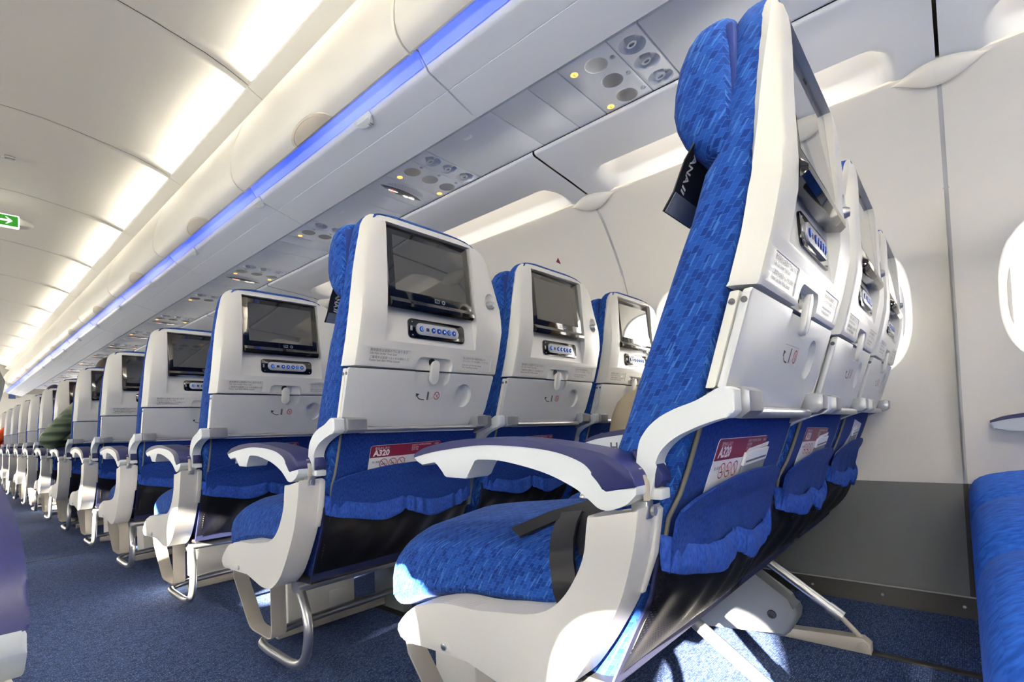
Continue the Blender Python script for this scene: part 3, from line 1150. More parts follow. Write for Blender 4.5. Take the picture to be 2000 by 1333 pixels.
Y_FRONT = [(-.34, 1.235), (-.26, 1.20), (-.2, 1.18), (-.12, 1.155), (-.038, 1.130), (.005, 1.110), (.047, 1.094), (.228, 1.016), (.256, 1.007), (.278, 1.001), (.298, .985), (.326, .980), (.373, .974), (.43, .969), (.455, .964), (.47, .957), (.48, .950), (.487, .942)]
Y_REAR = [(-.34, 1.150), (-.259, 1.112), (-.219, 1.091), (-.176, 1.080), (-.12, 1.068), (-.1, 1.056), (-.059, 1.040), (-.011, 1.024), (.032, 1.010), (.142, .976), (.204, .958), (.246, .949), (.285, .942), (.317, .937), (.384, .930), (.415, .925), (.441, .921), (.465, .920), (.48, .926), (.487, .934)]
X_L = [(-.34, .60), (-.2, .585), (.2, .578), (.28, .583), (.33, .587), (.38, .593), (.43, .602), (.455, .611), (.47, .627), (.48, .652), (.487, .70)]
X_R = [(-.34, 1.01), (-.2, 1.03), (.2, 1.036), (.26, 1.040), (.33, 1.032), (.38, 1.010), (.43, .984), (.455, .966), (.47, .945), (.48, .915), (.487, .865)]
YB = [(.140, .946), (.15, .944), (.197, .931), (.228, .924), (.257, .918), (.29, .916), (.364, .917), (.43, .916), (.455, .917), (.472, .921), (.480, .928)]
SXL = [(.140, .578), (.287, .584), (.34, .588), (.40, .596), (.44, .603), (.458, .612), (.470, .630), (.477, .655), (.480, .70)]
SXR = [(.140, 1.046), (.259, 1.050), (.32, 1.043), (.373, 1.020), (.43, .991), (.455, .972), (.468, .948), (.476, .915), (.480, .865)]

SD = [(.14, .029), (.204, .028), (.246, .029), (.285, .026), (.317, .021), (.384, .013), (.415, .009), (.441, .006), (.48, .004)]

def tray_y(z):
    return .952 + .311 * (.133 - z)

def yb(z):
    return interp(YB, z)

def build_seat_parts():
    parts = []            # (name, mesh, parent index or None, label or None)
    def add(name, mb, mats, parent=None, label=None, angle=35):
        parts.append((name, mb.mesh(name, mats, O, angle), parent, label))
        return len(parts) - 1

    # --- backrest cushion
    mb = MB()
    rings = []
    for z in (-.34, -.30, -.26, -.22, -.17, -.12, -.08, -.04, 0, .04, .09, .14, .19, .228, .245, .262, .28, .295, .31, .33, .36, .39, .415, .435, .45, .462, .471, .478, .483, .487):
        xl, xr, yf, yr = interp(X_L, z), interp(X_R, z), interp(Y_FRONT, z), interp(Y_REAR, z)
        r = min(.020, (yf - yr) * .46)
        ring = [(x, y, z) for x, y in rrect(xl, xr, yr, yf, r, 4)]
        ym = yr if z < .135 or z > .474 else max(yr, min(yf - .008, .953 if z > .2 else .975))
        # the middle of the rear face steps forward to make room for the shell's fittings
        k = 15
        ring[k:k] = [(lerp(t, xl + .022, xr - .022), ym, z) for t in (.0, .01, .5, .99, 1.0)]
        rings.append(ring)
    mb.loft(rings)
    back = add('backrest', mb, M['fabric'])

    # --- piping seam and plain cloth panel below the tray
    mb = MB()
    mb.grid(lambda u, v: (lerp(u, .600, 1.020), interp(Y_REAR, lerp(v, -.175, .02)) - .0035 - .002 * math.sin(math.pi * u), lerp(v, -.175, .02)), 12, 14)
    mb.solidify(.002)
    bp = add('back_panel', mb, M['fabric_plain'], back)
    mb = MB()
    mb.grid(lambda u, v: (lerp(u, .582, 1.032), interp(Y_REAR, lerp(v, -.342, -.165)) - .0025 - .003 * math.sin(math.pi * u), lerp(v, -.342, -.165)), 12, 14)
    mb.solidify(.003)
    add('lower_cover', mb, M['headseam'], back)
    for x in (.598, 1.022):
        mb = MB()
        mb.tube([(x, interp(Y_REAR, z) - .0035, z) for z in (.03, 0, -.03, -.06, -.09, -.12, -.16, -.2, -.25, -.3)], .0028, 6)
        add('piping', mb, M['piping'], back)

    # --- head cushion in front of the top of the back
    mb = MB()
    rings = []
    for z, yf, dx in ((.293, .988, .020), (.297, 1.000, .010), (.307, 1.011, .004), (.322, 1.021, .001), (.340, 1.028, 0), (.36, 1.031, 0), (.385, 1.028, 0), (.410, 1.022, .001), (.430, 1.013, .004), (.442, 1.004, .009), (.450, .994, .018), (.454, .982, .03)):
        rings.append([(x, y, z) for x, y in rrect(.578 + dx, 1.036 - dx, .962, yf, min(.022, (yf - .962) * .45), 4)])
    mb.loft(rings)
    hr = add('headrest', mb, M['fabric'])
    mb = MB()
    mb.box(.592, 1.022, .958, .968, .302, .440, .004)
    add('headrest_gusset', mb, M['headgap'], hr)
    # black strap with the airline's mark hanging under the head cushion
    pth = [(1.002, .318), (1.016, .300), (1.024, .283), (1.031, .268), (1.045, .249)]
    mb = MB()
    mb.ribbon([(.622, y, z) for y, z in pth], (.040, 0, 0), .0016)
    st = add('headrest_strap', mb, M['belt'], hr)
    mb = MB()
    mb.ribbon([(.622, y - .0016, z) for y, z in pth[-2:]], (.037, 0, 0), .0008)
    add('strap_hem', mb, M['paper_grey'], hr)
    def strap_pt(u, v):
        # lettering runs down the strap; u along the strap, v across it
        t = u
        z = .308 - t * .82
        y = interp([(.249, 1.045), (.268, 1.031), (.283, 1.024), (.3, 1.016), (.318, 1.002)], z) - .0016
        return (.594 + v, y, z)
    mb = text_bm('ANA', .016, strap_pt, bold=.0004)
    for k in range(2):
        q = [strap_pt(.036 + a, b) for a, b in ((.000 + k * .005, .001), (.003 + k * .005, .001), (.006 + k * .005, .012), (.003 + k * .005, .012))]
        mb.bm.faces.new([mb.bm.verts.new(p) for p in q])
    add('airline_mark', mb, M['white_ink'], hr)

    # --- hard back shell
    mb = MB()
    zs = (.1432, .148, .155, .17, .185, .197, .21, .228, .243, .257, .275, .29, .315, .34, .37, .40, .425, .44, .452, .462, .470, .476, .480)
    rings = []
    for z in zs:
        xl, xr, y = interp(SXL, z), interp(SXR, z), yb(z)
        d = interp(SD, z)
        if z < .145: y += .002
        rings.append([(xl, y + d, z), (xl + .004, y + d * .67, z), (xl + .016, y + .0022, z), (xl + .022, y, z),
                      (xr - .022, y, z), (xr - .016, y + .0022, z), (xr - .004, y + d * .67, z), (xr, y + d, z), (xr - .012, max(y + d, .9485), z), (xl + .012, max(y + d, .9485), z)])
    mb.loft(rings, mats=lambda i, j: 1 if j == 3 else 0)
    cut = []
    # pocket for the monitor and the tapering recess with the handset under it
    c = MB(); c.mi = 1
    c.prism([(.86, .2005), (.9325, .2005), (.9355, .285), (.941, .287), (.941, .462), (.86, .462)], 'x', .664, .922)
    for v in c.bm.verts:
        if v.co.z < .25:
            v.co.x += -.004 if v.co.x < .8 else .018
        elif v.co.z < .29:
            v.co.x += -.001 if v.co.x < .8 else .012
    cut.append(c)
    c = MB(); c.mi = 1
    c.prism(rrect(.757, .868, .090, .1725, .016, 4), 'y', .90, .9535)
    cut.append(c)
    c = MB(); c.mi = 1
    c.ball((.988, yb(.33) - .004, .331), (.020, .016, .024), 24, 14)
    cut.append(c)
    for x0, x1, z0, z1 in ((.622, .733, .150, .1835), (.897, 1.006, .150, .1855)):
        c = MB(); c.mi = 1
        c.prism(rrect(x0, x1, z0, z1, .003, 3), 'y', .85, .9505)
        # follow the slope of the shell with a shallow floor
        for v in c.bm.verts:
            if v.co.y > .9: v.co.y = yb(v.co.z) + .0012
        cut.append(c)
    mb = boolean(mb, cut)
    shell = add('back_shell', mb, [M['cream'], M['silver']], None, None, 28)

    # placards with the safety wording
    def shell_pt(u0, z0):
        return lambda u, v: (u0 + u, yb(z0 + v) + .0003, z0 + v)
    for x0, x1, z0, z1 in ((.6245, .7305, .1525, .181), (.8995, 1.0035, .1525, .183)):
        pass
    mb = MB()
    text_bm('救命胴衣は座席の下にあります', .0072, shell_pt(.6265, .1755), mb=mb)
    text_bm('Life Vest Under Your Seat', .0066, shell_pt(.6265, .1692), mb=mb)
    text_bm('ご着席中は座席ベルトをお締めください', .0066, shell_pt(.6265, .1605), mb=mb)
    text_bm('Fasten Seat Belt While Seated', .0066, shell_pt(.6265, .1543), mb=mb)
    add('life_vest_placard', mb, M['ink'], shell)
    mb = MB()
    text_bm('地上走行中及び離着陸時には', .0062, shell_pt(.901, .1765), mb=mb)
    text_bm('コントローラーを収納してください', .0060, shell_pt(.901, .1695), mb=mb)
    text_bm('Stow and Latch Handset during', .0054, shell_pt(.901, .1607), mb=mb)
    text_bm('Taxi, Takeoff and Landing', .0054, shell_pt(.901, .1548), mb=mb)
    add('handset_placard', mb, M['ink'], shell)

    # coat hook knob
    mb = MB()
    mb.lathe([(.0001, -.010), (.008, -.010), (.0095, -.008), (.0095, .004), (.007, .010), (.0001, .011)], (.993, yb(.325) + .004, .326), (0.25, -1, 0), 20)
    add('coat_hook', mb, M['alu'], None)

    # --- monitor
    mb = MB()
    tl = lambda z: lerp((z - .276) / .184, .9155, .9275)
    mb.box(.666, .920, 0, .012, .276, .460, .003)
    mb.shear(lambda c: (c.x, c.y + tl(c.z), c.z))
    mb.prism([(.9335, .2775), (.9145, .2725), (.9075, .2785), (.9070, .2860), (.9160, .2965), (.930, .2965)], 'x', .6665, .9195, .0018)
    mon = add('monitor', mb, M['black'], None)
    mb = MB()
    mb.grid(lambda u, v: (lerp(u, .6845, .9015), tl(lerp(v, .3145, .4405)) - .0004, lerp(v, .3145, .4405)), 1, 1)
    add('display', mb, M['display'], mon)
    mb = MB()
    for z in (.301,):
        f = lambda x, z: (x, tl(z) - .0006, z)
        for (x0, x1, z0, z1) in ((.797, .811, .3005, .3015), (.797, .811, .308, .309), (.797, .798, .3005, .309), (.810, .811, .3005, .309), (.800, .808, .3035, .3042)):
            mb.bm.faces.new([mb.bm.verts.new(f(*p)) for p in ((x0, z0), (x1, z0), (x1, z1), (x0, z1))])
        ring = [ellipse(.824, .3045, r, r, 20) for r in (.0046, .0032)]
        V = [[mb.bm.verts.new(f(*p)) for p in r] for r in ring]
        for i in range(20):
            mb.bm.faces.new((V[0][i], V[0][(i + 1) % 20], V[1][(i + 1) % 20], V[1][i]))
    add('monitor_icons', mb, M['icon'], mon)
    mb = MB()
    mb.box(.792, .800, tl(.45) - .0005, tl(.45) + .002, .4495, .4525, .0008)
    mb.box(.784, .789, tl(.45) - .0005, tl(.45) + .002, .450, .452, .0008)
    add('monitor_sensor', mb, M['blackmat'], mon)

    # --- handset in its dark bezel
    hy = lambda z: lerp((z - .2005) / .085, .9325, .9355)
    mb = MB()
    mb.prism(rrect(.726, .902, .213, .2585, .010, 5), 'y', -.0035, .004, .0014)
    mb.shear(lambda c: (c.x, c.y + hy(c.z), c.z))
    hs = add('handset_bezel', mb, M['black'], None)
    mb = MB()
    mb.prism(rrect(.747, .880, .222, .2495, .0125, 8), 'y', -.0065, 0, .0016)
    mb.shear(lambda c: (c.x, c.y + hy(c.z), c.z))
    add('handset', mb, M['remote_face'], hs)
    zc = .2357
    for k, x in enumerate((.762, .798, .815, .832, .848, .864)):
        mb = MB()
        mb.lathe([(.0064, 0), (.0064, .0012), (.0052, .0018), (.0001, .002)], (x, hy(zc) - .0064, zc), (0, -1, 0), 16, 0)
        mb.mi = 1
        if k in (0, 4):
            V = [[mb.bm.verts.new((px, hy(zc) - .0086, pz)) for px, pz in ellipse(x, zc, r, r, 14)] for r in (.0038, .0026)]
            for i in range(14):
                f = mb.bm.faces.new((V[0][i], V[0][(i + 1) % 14], V[1][(i + 1) % 14], V[1][i])); f.material_index = 1
        else:
            f = mb.bm.faces.new([mb.bm.verts.new((x + a, hy(zc) - .0086, zc + b)) for a, b in (((-.002, -.003), (.003, 0), (-.002, .003)) if k % 2 else ((.003, -.002), (0, .003), (-.003, -.002)))]); f.material_index = 1
        add('handset_button', mb, [M['btn'], M['btn_mark']], hs)
    mb = MB()
    mb.box(.776, .785, hy(zc) - .0072, hy(zc) - .005, .2318, .2396, .0006)
    add('handset_menu_key', mb, M['btn_dark'], hs)
    mb = MB()
    for x, z in ((.737, .251), (.893, .251), (.737, .220), (.893, .220)):
        mb.lathe([(.0016, 0), (.0016, .0006), (.0001, .0008)], (x, hy(z) - .0035, z), (0, -1, 0), 8)
    mb.box(.731, .736, hy(zc) - .0055, hy(zc), .230, .241, .0008)
    add('handset_screws', mb, M['alu'], hs)

    # --- folded tray table
    def sh(mb):
        return mb.shear(lambda c: (c.x, c.y + tray_y(c.z), c.z))
    rear = [(.581, .034), (.581, .134), (.585, .1385), (1.023, .1405), (1.0275, .136), (1.017, .050), (1.0135, .0355), (.972, .0355), (.966, .030), (.958, .002), (.640, .013), (.634, .017), (.629, .030), (.624, .034)]
    fr = [(.582, .034), (.582, .1375), (1.026, .139), (1.014, .036), (.972, .036), (.956, .004), (.640, .016), (.628, .034)]
    b = MB(); b.prism(rear, 'y', 0, .0105, .0022)
    c1 = MB(); c1.prism(rrect(.757, .868, .1095, .19, .016, 5), 'y', -.02, .0075)
    c2 = MB(); c2.lathe([(.0300, -.02), (.0295, .0085), (.028, .0097), (.0001, .0097)], (.923, 0, .085), (0, 1, 0), 40)
    c3 = MB(); c3.prism(rrect(.7645, .8485, .0695, .0962, .003, 3), 'y', -.02, .0009)
    b = boolean(b, [c1, c2, c3])
    sh(b)
    f2 = MB(); f2.prism(fr, 'y', .0125, .024, .0022); sh(f2)
    ti = add('tray_table', b, M['tray'], None, None, 30)
    parts.append(('tray_leaf', f2.mesh('tray_leaf', M['cream'], O), ti, None))
    mb = MB()
    for dy, x in ((.0052, .5806), (.0182, .5816)):
        mb.lathe([(.0036, 0), (.0036, .0006), (.0001, .0008)], (x, tray_y(.126) + dy, .126), (-1, 0, 0), 12)
    add('tray_pins', mb, M['ink'], ti)
    # pictogram placard: fold arrow, upright table, barred circle
    mb = MB()
    tp = lambda x, z, d=.0004: (x, tray_y(z) + .0009 - d, z)
    f = mb.bm.faces.new([mb.bm.verts.new(tp(x, z, .0002)) for x, z in rrect(.7655, .8475, .0705, .0952, .0025, 3)]); f.material_index = 3
    def face(pts, mi, d=.0006):
        f = mb.bm.faces.new([mb.bm.verts.new(tp(x, z, d)) for x, z in pts]); f.material_index = mi
    face(rrect(.8035, .8095, .0725, .0935, .003, 5), 0)
    face([(.7695, .0885), (.7805, .0865), (.7705, .0795)], 1)
    arc = [(.7735, .083), (.777, .078), (.783, .0745), (.790, .0735), (.797, .0735)]
    for (xa, za), (xb, zb) in zip(arc, arc[1:]):
        d = Vector((xb - xa, zb - za)).normalized() * .0011
        face([(xa - d.y, za + d.x), (xb - d.y, zb + d.x), (xb + d.y, zb - d.x), (xa + d.y, za - d.x)], 1)
    V = [[(x, z) for x, z in ellipse(.8345, .0835, r, r, 26)] for r in (.0095, .0076)]
    for i in range(26):
        j = (i + 1) % 26
        face([V[0][i], V[0][j], V[1][j], V[1][i]], 2)
    face([(.8277, .0896), (.8288, .0907), (.8413, .0774), (.8402, .0763)], 2, .0007)
    for k in range(6):
        x = .8115 + k * .0028
        face([(x, .0738 + k * .0011), (x + .0015, .0743 + k * .0011), (x + .0015, .0751 + k * .0011), (x, .0746 + k * .0011)], 1)
    face([(.8325, .080), (.8335, .0795), (.840, .0872), (.8392, .0882)], 1)
    add('tray_placard', mb, [M['ink'], M['ink_dark'], M['red'], M['label']], ti, 'fold-up pictogram with a red barred circle')

    # turning latch
    mb = MB()
    mb.prism(rrect(.800, .824, .110, .166, .0118, 8), 'y', -.0095, -.0015, .0022)
    mb.lathe([(.007, -.002), (.007, .010), (.0001, .0102)], (.812, 0, .154), (0, 1, 0), 14)
    mb.shear(lambda c: (c.x, c.y + lerp((c.z - .11) / .056, tray_y(.115), .9455), c.z))
    add('tray_latch', mb, M['silver'], shell)
    mb = MB()
    mb.lathe([(.0105, 0), (.0105, .0006), (.0001, .0008)], (.812, .9532, .1625), (0, -1, 0), 16)
    add('latch_socket', mb, M['blackmat'], shell)

    # --- hinge arms, blocks and tube under the tray
    ap = [(.966, .029), (.974, .033), (.984, .031), (1.006, .020), (1.032, .0115), (1.053, .001), (1.069, -.014), (1.078, -.034), (1.083, -.085), (1.062, -.09), (1.0575, -.052), (1.050, -.036), (1.033, -.021), (1.008, -.0095), (.985, -.002), (.972, .001), (.966, .008)]
    ap = spline(ap[:10], 4) + spline(ap[10:], 4)
    for x0, x1 in ((.553, .5775), (1.008, 1.030)):
        mb = MB(); mb.prism(ap, 'x', x0, x1, .003)
        ai = add('tray_arm', mb, M['arm_white'] if x0 < .6 else M['alu'], None)
    mb = MB(); mb.prism([(.958, .028), (.966, .033), (.99, .031), (1.000, .010), (.994, -.001), (.968, -.001), (.958, .006)], 'x', .5785, .6275, .0025)
    add('hinge_block', mb, M['alu'], ti)
    mb = MB(); mb.prism([(.958, .031), (.966, .0345), (.99, .033), (1.000, .012), (.994, .001), (.968, .001), (.958, .008)], 'x', .9665, 1.0055, .0025)
    add('hinge_block', mb, M['alu'], ti)
    mb = MB(); mb.tube([(.625, .984, .0055), (.97, .984, .0015)], .0075, 14)
    add('tray_bar', mb, M['metal'], ti)

    # --- literature pocket: cloth panel, gathered band, net
    def yo(z, d): return interp(Y_REAR, z) - d
    def ptop(x):
        return interp([(.592, -.108), (.612, -.098), (.665, -.088), (.73, -.080), (.82, -.077), (.93, -.081), (.985, -.091), (1.022, -.110)], x)
    def bandup(x):
        if x < .79:
            t = (x - .586) / .204
            return lerp(t, -.138, -.160) - .018 * math.sin(math.pi * t)
        t = (x - .79) / .246
        return lerp(t, -.160, -.150) - .028 * math.sin(math.pi * min(1, t))
    mb = MB()
    mb.grid(lambda u, v: (lerp(u, .592, 1.022), yo(lerp(v, -.185, ptop(lerp(u, .592, 1.022))), .015 + .007 * math.sin(math.pi * u) + .002 * math.sin(u * 30) * (1 - v)), lerp(v, -.185, ptop(lerp(u, .592, 1.022)))), 30, 12)
    mb.solidify(.004)
    sp = add('seat_pocket', mb, M['fabric_plain'], None)
    mb = MB()
    def band(u, v):
        x = lerp(u, .584, 1.036)
        zu = bandup(x)
        ruff = math.sin(x * 150 + 2.2 * math.sin(x * 31)) * (.6 + .4 * math.sin(x * 47))
        hgt = .041 + .003 * math.sin(x * 45)
        a = v * 2 * math.pi
        z = zu - hgt / 2 + math.cos(a) * hgt / 2
        bulge = .009 + .028 * math.sin(math.pi * u) ** .6 + .0034 * ruff - .009 * math.exp(-((x - .79) / .015) ** 2)
        return (x, interp(Y_REAR, zu - .02) - bulge - math.sin(a) * (.0050 + .0012 * ruff) * (.35 + .65 * min(1, 8 * u, 8 * (1 - u))), z + .0002 * ruff)
    mb.grid(band, 160, 14)
    add('elastic_band', mb, M['pocket'], sp, None, 60)
    mb = MB()
    def net(u, v):
        x = lerp(u, .584, 1.036)
        zu = bandup(x) - .034
        z = lerp(v, zu, -.325)
        bulge = lerp(v, .008 + .026 * math.sin(math.pi * u) ** .6, .008) + .016 * math.sin(math.pi * v) * math.sin(math.pi * u) ** .6 + .004 * math.sin(x * 75 + v * 3) * math.sin(math.pi * v)
        return (x, interp(Y_REAR, z) - bulge, z)
    mb.grid(net, 60, 24)
    add('pocket_net', mb, M['net'], sp, None, 60)

    # --- seat cushion
    mb = MB()
    rings = []
    for y, zt, zb, hw in ((1.100, -.150, -.25, 0.192), (1.12, -.135, -.262, 0.217), (1.2, -.132, -.268, 0.224), (1.3, -.138, -.275, 0.226), (1.4, -.147, -.285, 0.227), (1.48, -.156, -.297, 0.227), (1.54, -.165, -.315, 0.227), (1.575, -.173, -.330, 0.226), (1.595, -.182, -.338, 0.224), (1.607, -.193, -.341, 0.221), (1.615, -.207, -.340, 0.217), (1.6195, -.225, -.336, 0.211), (1.621, -.25, -.326, 0.202)):
        pts = []
        n = 36
        for k in range(n):
            a = 2 * math.pi * k / n
            c, s = math.cos(a), math.sin(a)
            px = math.copysign(abs(c) ** (2 / 8.0), c) * hw
            pz = math.copysign(abs(s) ** (2 / 5.0), s)
            zz = (zt + zb) / 2 + pz * (zt - zb) / 2
            if s > 0: zz -= .048 * (abs(px) / .235) ** 2.6
            pts.append((.800 + px, y, zz))
        rings.append(pts)
    mb.loft(rings)
    cu = add('seat_cushion', mb, M['fabric'], None)

    # --- lap belt
    mb = MB()
    mb.ribbon([(.588, 1.165, -.170), (.63, 1.205, -.146), (.70, 1.235, -.135), (.79, 1.275, -.132)], (.006, -.020, .010), .003)
    mb.ribbon([(.80, 1.24, -.131), (.72, 1.255, -.136), (.66, 1.280, -.1445), (.604, 1.318, -.166)], (.010, .017, .003), .003)
    lb = add('lap_belt', mb, M['belt'], None)
    mb = MB()
    mb.ribbon([(.668, 1.255, -.139), (.63, 1.240, -.149), (.598, 1.225, -.165), (.574, 1.21, -.186), (.560, 1.195, -.225), (.558, 1.18, -.258)], (.004, .023, -.004), .004)
    add('belt_sleeve', mb, M['leather'], lb)
    mb = MB()
    mb.box(.795, .855, 1.285, 1.325, -.146, -.126, .004)
    mb.box(.786, .81, 1.290, 1.320, -.144, -.130, .003)
    add('buckle', mb, M['chrome'], lb)
    return parts

# --- aisle armrest with its side shroud
def build_aisle_arm():
    parts = []
    def add(name, mb, mats, parent=None, label=None, angle=35):
        parts.append((name, mb.mesh(name, mats, O, angle), parent, label))
        return len(parts) - 1
    top = [(1.459, -.0400), (1.43, -.0285), (1.39, -.0215), (1.35, -.0170), (1.29, -.0150), (1.225, -.0185), (1.165, -.0255), (1.115, -.0340), (1.088, -.044), (1.071, -.058), (1.066, -.074)]
    bound = [(1.459, -.0445), (1.43, -.0385), (1.393, -.033), (1.31, -.0255), (1.234, -.0275), (1.175, -.0345), (1.136, -.047), (1.121, -.060), (1.110, -.078), (1.104, -.081), (1.066, -.074)]
    bot = [(1.452, -.0495), (1.438, -.057), (1.407, -.0495), (1.400, -.054), (1.387, -.071), (1.383, -.0735), (1.340, -.0745), (1.334, -.071), (1.320, -.046), (1.268, -.047), (1.198, -.060), (1.151, -.077), (1.129, -.091), (1.117, -.100), (1.108, -.1025), (1.099, -.102), (1.079, -.094), (1.066, -.082)]
    mb = MB()
    bot = bot[:9][:8] + spline(bot[8:])
    top, bound_s = spline(top), spline(bound[:8]) + spline(bound[8:10], 1)[0:] + [bound[10]]
    bound = bound_s
    mb.prism(bound[:-1] + [(1.066, -.0735)] + bot[::-1], 'x', .5215, .5725, .0035)
    arm = add('armrest', mb, M['arm_white'])
    mb = MB()
    mb.prism(top + bound[::-1][1:], 'x', .5205, .5740, .0045, 3)
    add('armrest_pad', mb, M['pad'], arm)
    # rear hinge: navy end cap split by a pale strap, metal bolt plate below
    mb = MB()
    mb.prism([(1.078, -.0575), (1.0695, -.071), (1.0695, -.092), (1.0640, -.092), (1.0640, -.0705), (1.0735, -.0545)], 'x', .544, .552, .001)
    add('hinge_strap', mb, M['tan_metal'], arm)
    mb = MB()
    mb.box(.543, .560, 1.064, 1.085, -.113, -.092, .002)
    mb.lathe([(.0055, 0), (.0055, .004), (.0001, .0045)], (.551, 1.062, -.104), (0, -1, 0), 10)
    add('hinge_plate', mb, M['metal'], arm)
    mb = MB()
    mb.prism([(1.068, -.078), (1.058, -.078), (1.050, -.070), (1.050, -.062), (1.060, -.046), (1.075, -.036), (1.09, -.034), (1.08, -.05)], 'x', .556, .580, .002)
    mb.box(.556, .580, 1.052, 1.070, -.092, -.079, .002, mi=1)
    add('hinge_cover', mb, [M['pad'], M['arm_white']], arm)
    # side shroud
    sp = [(1.064, -.098), (1.072, -.1035), (1.116, -.113), (1.131, -.111), (1.134, -.127), (1.139, -.157), (1.150, -.183), (1.171, -.214), (1.197, -.236), (1.231, -.249), (1.280, -.2565), (1.332, -.264), (1.391, -.267), (1.430, -.274), (1.468, -.285), (1.497, -.306), (1.517, -.327), (1.519, -.336), (1.512, -.3445), (1.495, -.349), (1.43, -.3465), (1.36, -.342), (1.31, -.352), (1.262, -.360), (1.215, -.354), (1.172, -.326), (1.144, -.292), (1.118, -.252), (1.093, -.207), (1.077, -.159), (1.070, -.130)]
    mb = MB()
    sp = sp[:3] + spline(sp[3:14]) + spline(sp[14:21], 4) + spline(sp[21:], 4)
    mb.prism(sp, 'x', .5215, .5780, .0050, 3)
    shr = add('side_shroud', mb, M['shroud'])
    mb = MB()
    mb.prism([(1.0625, -.105), (1.068, -.10), (1.080, -.16), (1.0975, -.206), (1.0905, -.209), (1.0725, -.16)], 'x', .5700, .5830, .002)
    add('shroud_rear_cover', mb, M['shroud'], shr)
    mb = MB()
    for k in range(7):
        y = 1.338 + k * .0085
        z = -.2655 - (y - 1.338) * .05
        mb.ribbon([(.526, y + .012, z + .0002), (.545, y + .006, z + .0005), (.566, y, z + .0002)], (0, .0016, 0), .0018)
    add('grip_ribs', mb, M['shroud'], shr)
    mb = MB()
    mb.prism([(1.392, -.326), (1.43, -.329), (1.437, -.338), (1.434, -.3435), (1.386, -.3415), (1.384, -.334)], 'x', .5208, .5222, .0004)
    mb.lathe([(.0058, 0), (.0058, .002), (.004, .003), (.0001, .003)], (.5208, 1.401, -.334), (-1, 0, 0), 14, 1)
    add('shroud_screw', mb, [M['shroud'], M['metal']], shr)
    return parts

# --- narrow armrest between two seats (built at the aisle side of the second seat)
def build_middle_arm(letter):
    parts = []
    def add(name, mb, mats, parent=None, label=None, angle=35):
        parts.append((name, mb.mesh(name, mats, O, angle), parent, label))
        return len(parts) - 1
    top = [(1.459, -.040), (1.43, -.0285), (1.39, -.0215), (1.35, -.017), (1.29, -.015), (1.225, -.0185), (1.165, -.0255), (1.115, -.034), (1.088, -.044), (1.071, -.058)]
    bnd = [(1.459, -.046), (1.43, -.0385), (1.393, -.033), (1.31, -.0255), (1.234, -.0275), (1.175, -.0325), (1.11, -.044), (1.071, -.062)]
    top, bnd = spline(top), spline(bnd)
    low = [(1.452, -.064), (1.42, -.070), (1.33, -.073), (1.22, -.080), (1.15, -.092), (1.10, -.096), (1.072, -.086)]
    x0, x1 = .521, .561
    mb = MB(); mb.prism(bnd + low[::-1], 'x', x0, x1, .003)
    arm = add('armrest', mb, M['arm_white'])
    mb = MB(); mb.prism(top + bnd[::-1], 'x', x0 - .0008, x1 + .0008, .0035)
    add('armrest_pad', mb, M['pad'], arm)
    if letter:
        mb = text_bm(letter, .030, lambda u, v: (x0 - .0008, 1.392 - u, -.067 + v), 'LEFT', .0006)
        add('seat_letter', mb, M['ink'], arm)
    mb = MB()
    mb.prism([(1.074, -.085), (1.13, -.090), (1.125, -.15), (1.135, -.225), (1.098, -.225), (1.082, -.15)], 'x', x0 + .006, x1 - .004, .004)
    add('armrest_post', mb, M['alu'])
    return parts

SEAT_PARTS = build_seat_parts()
AISLE_ARM = build_aisle_arm()
MID_ARM_H = build_middle_arm('H')
MID_ARM = build_middle_arm('')

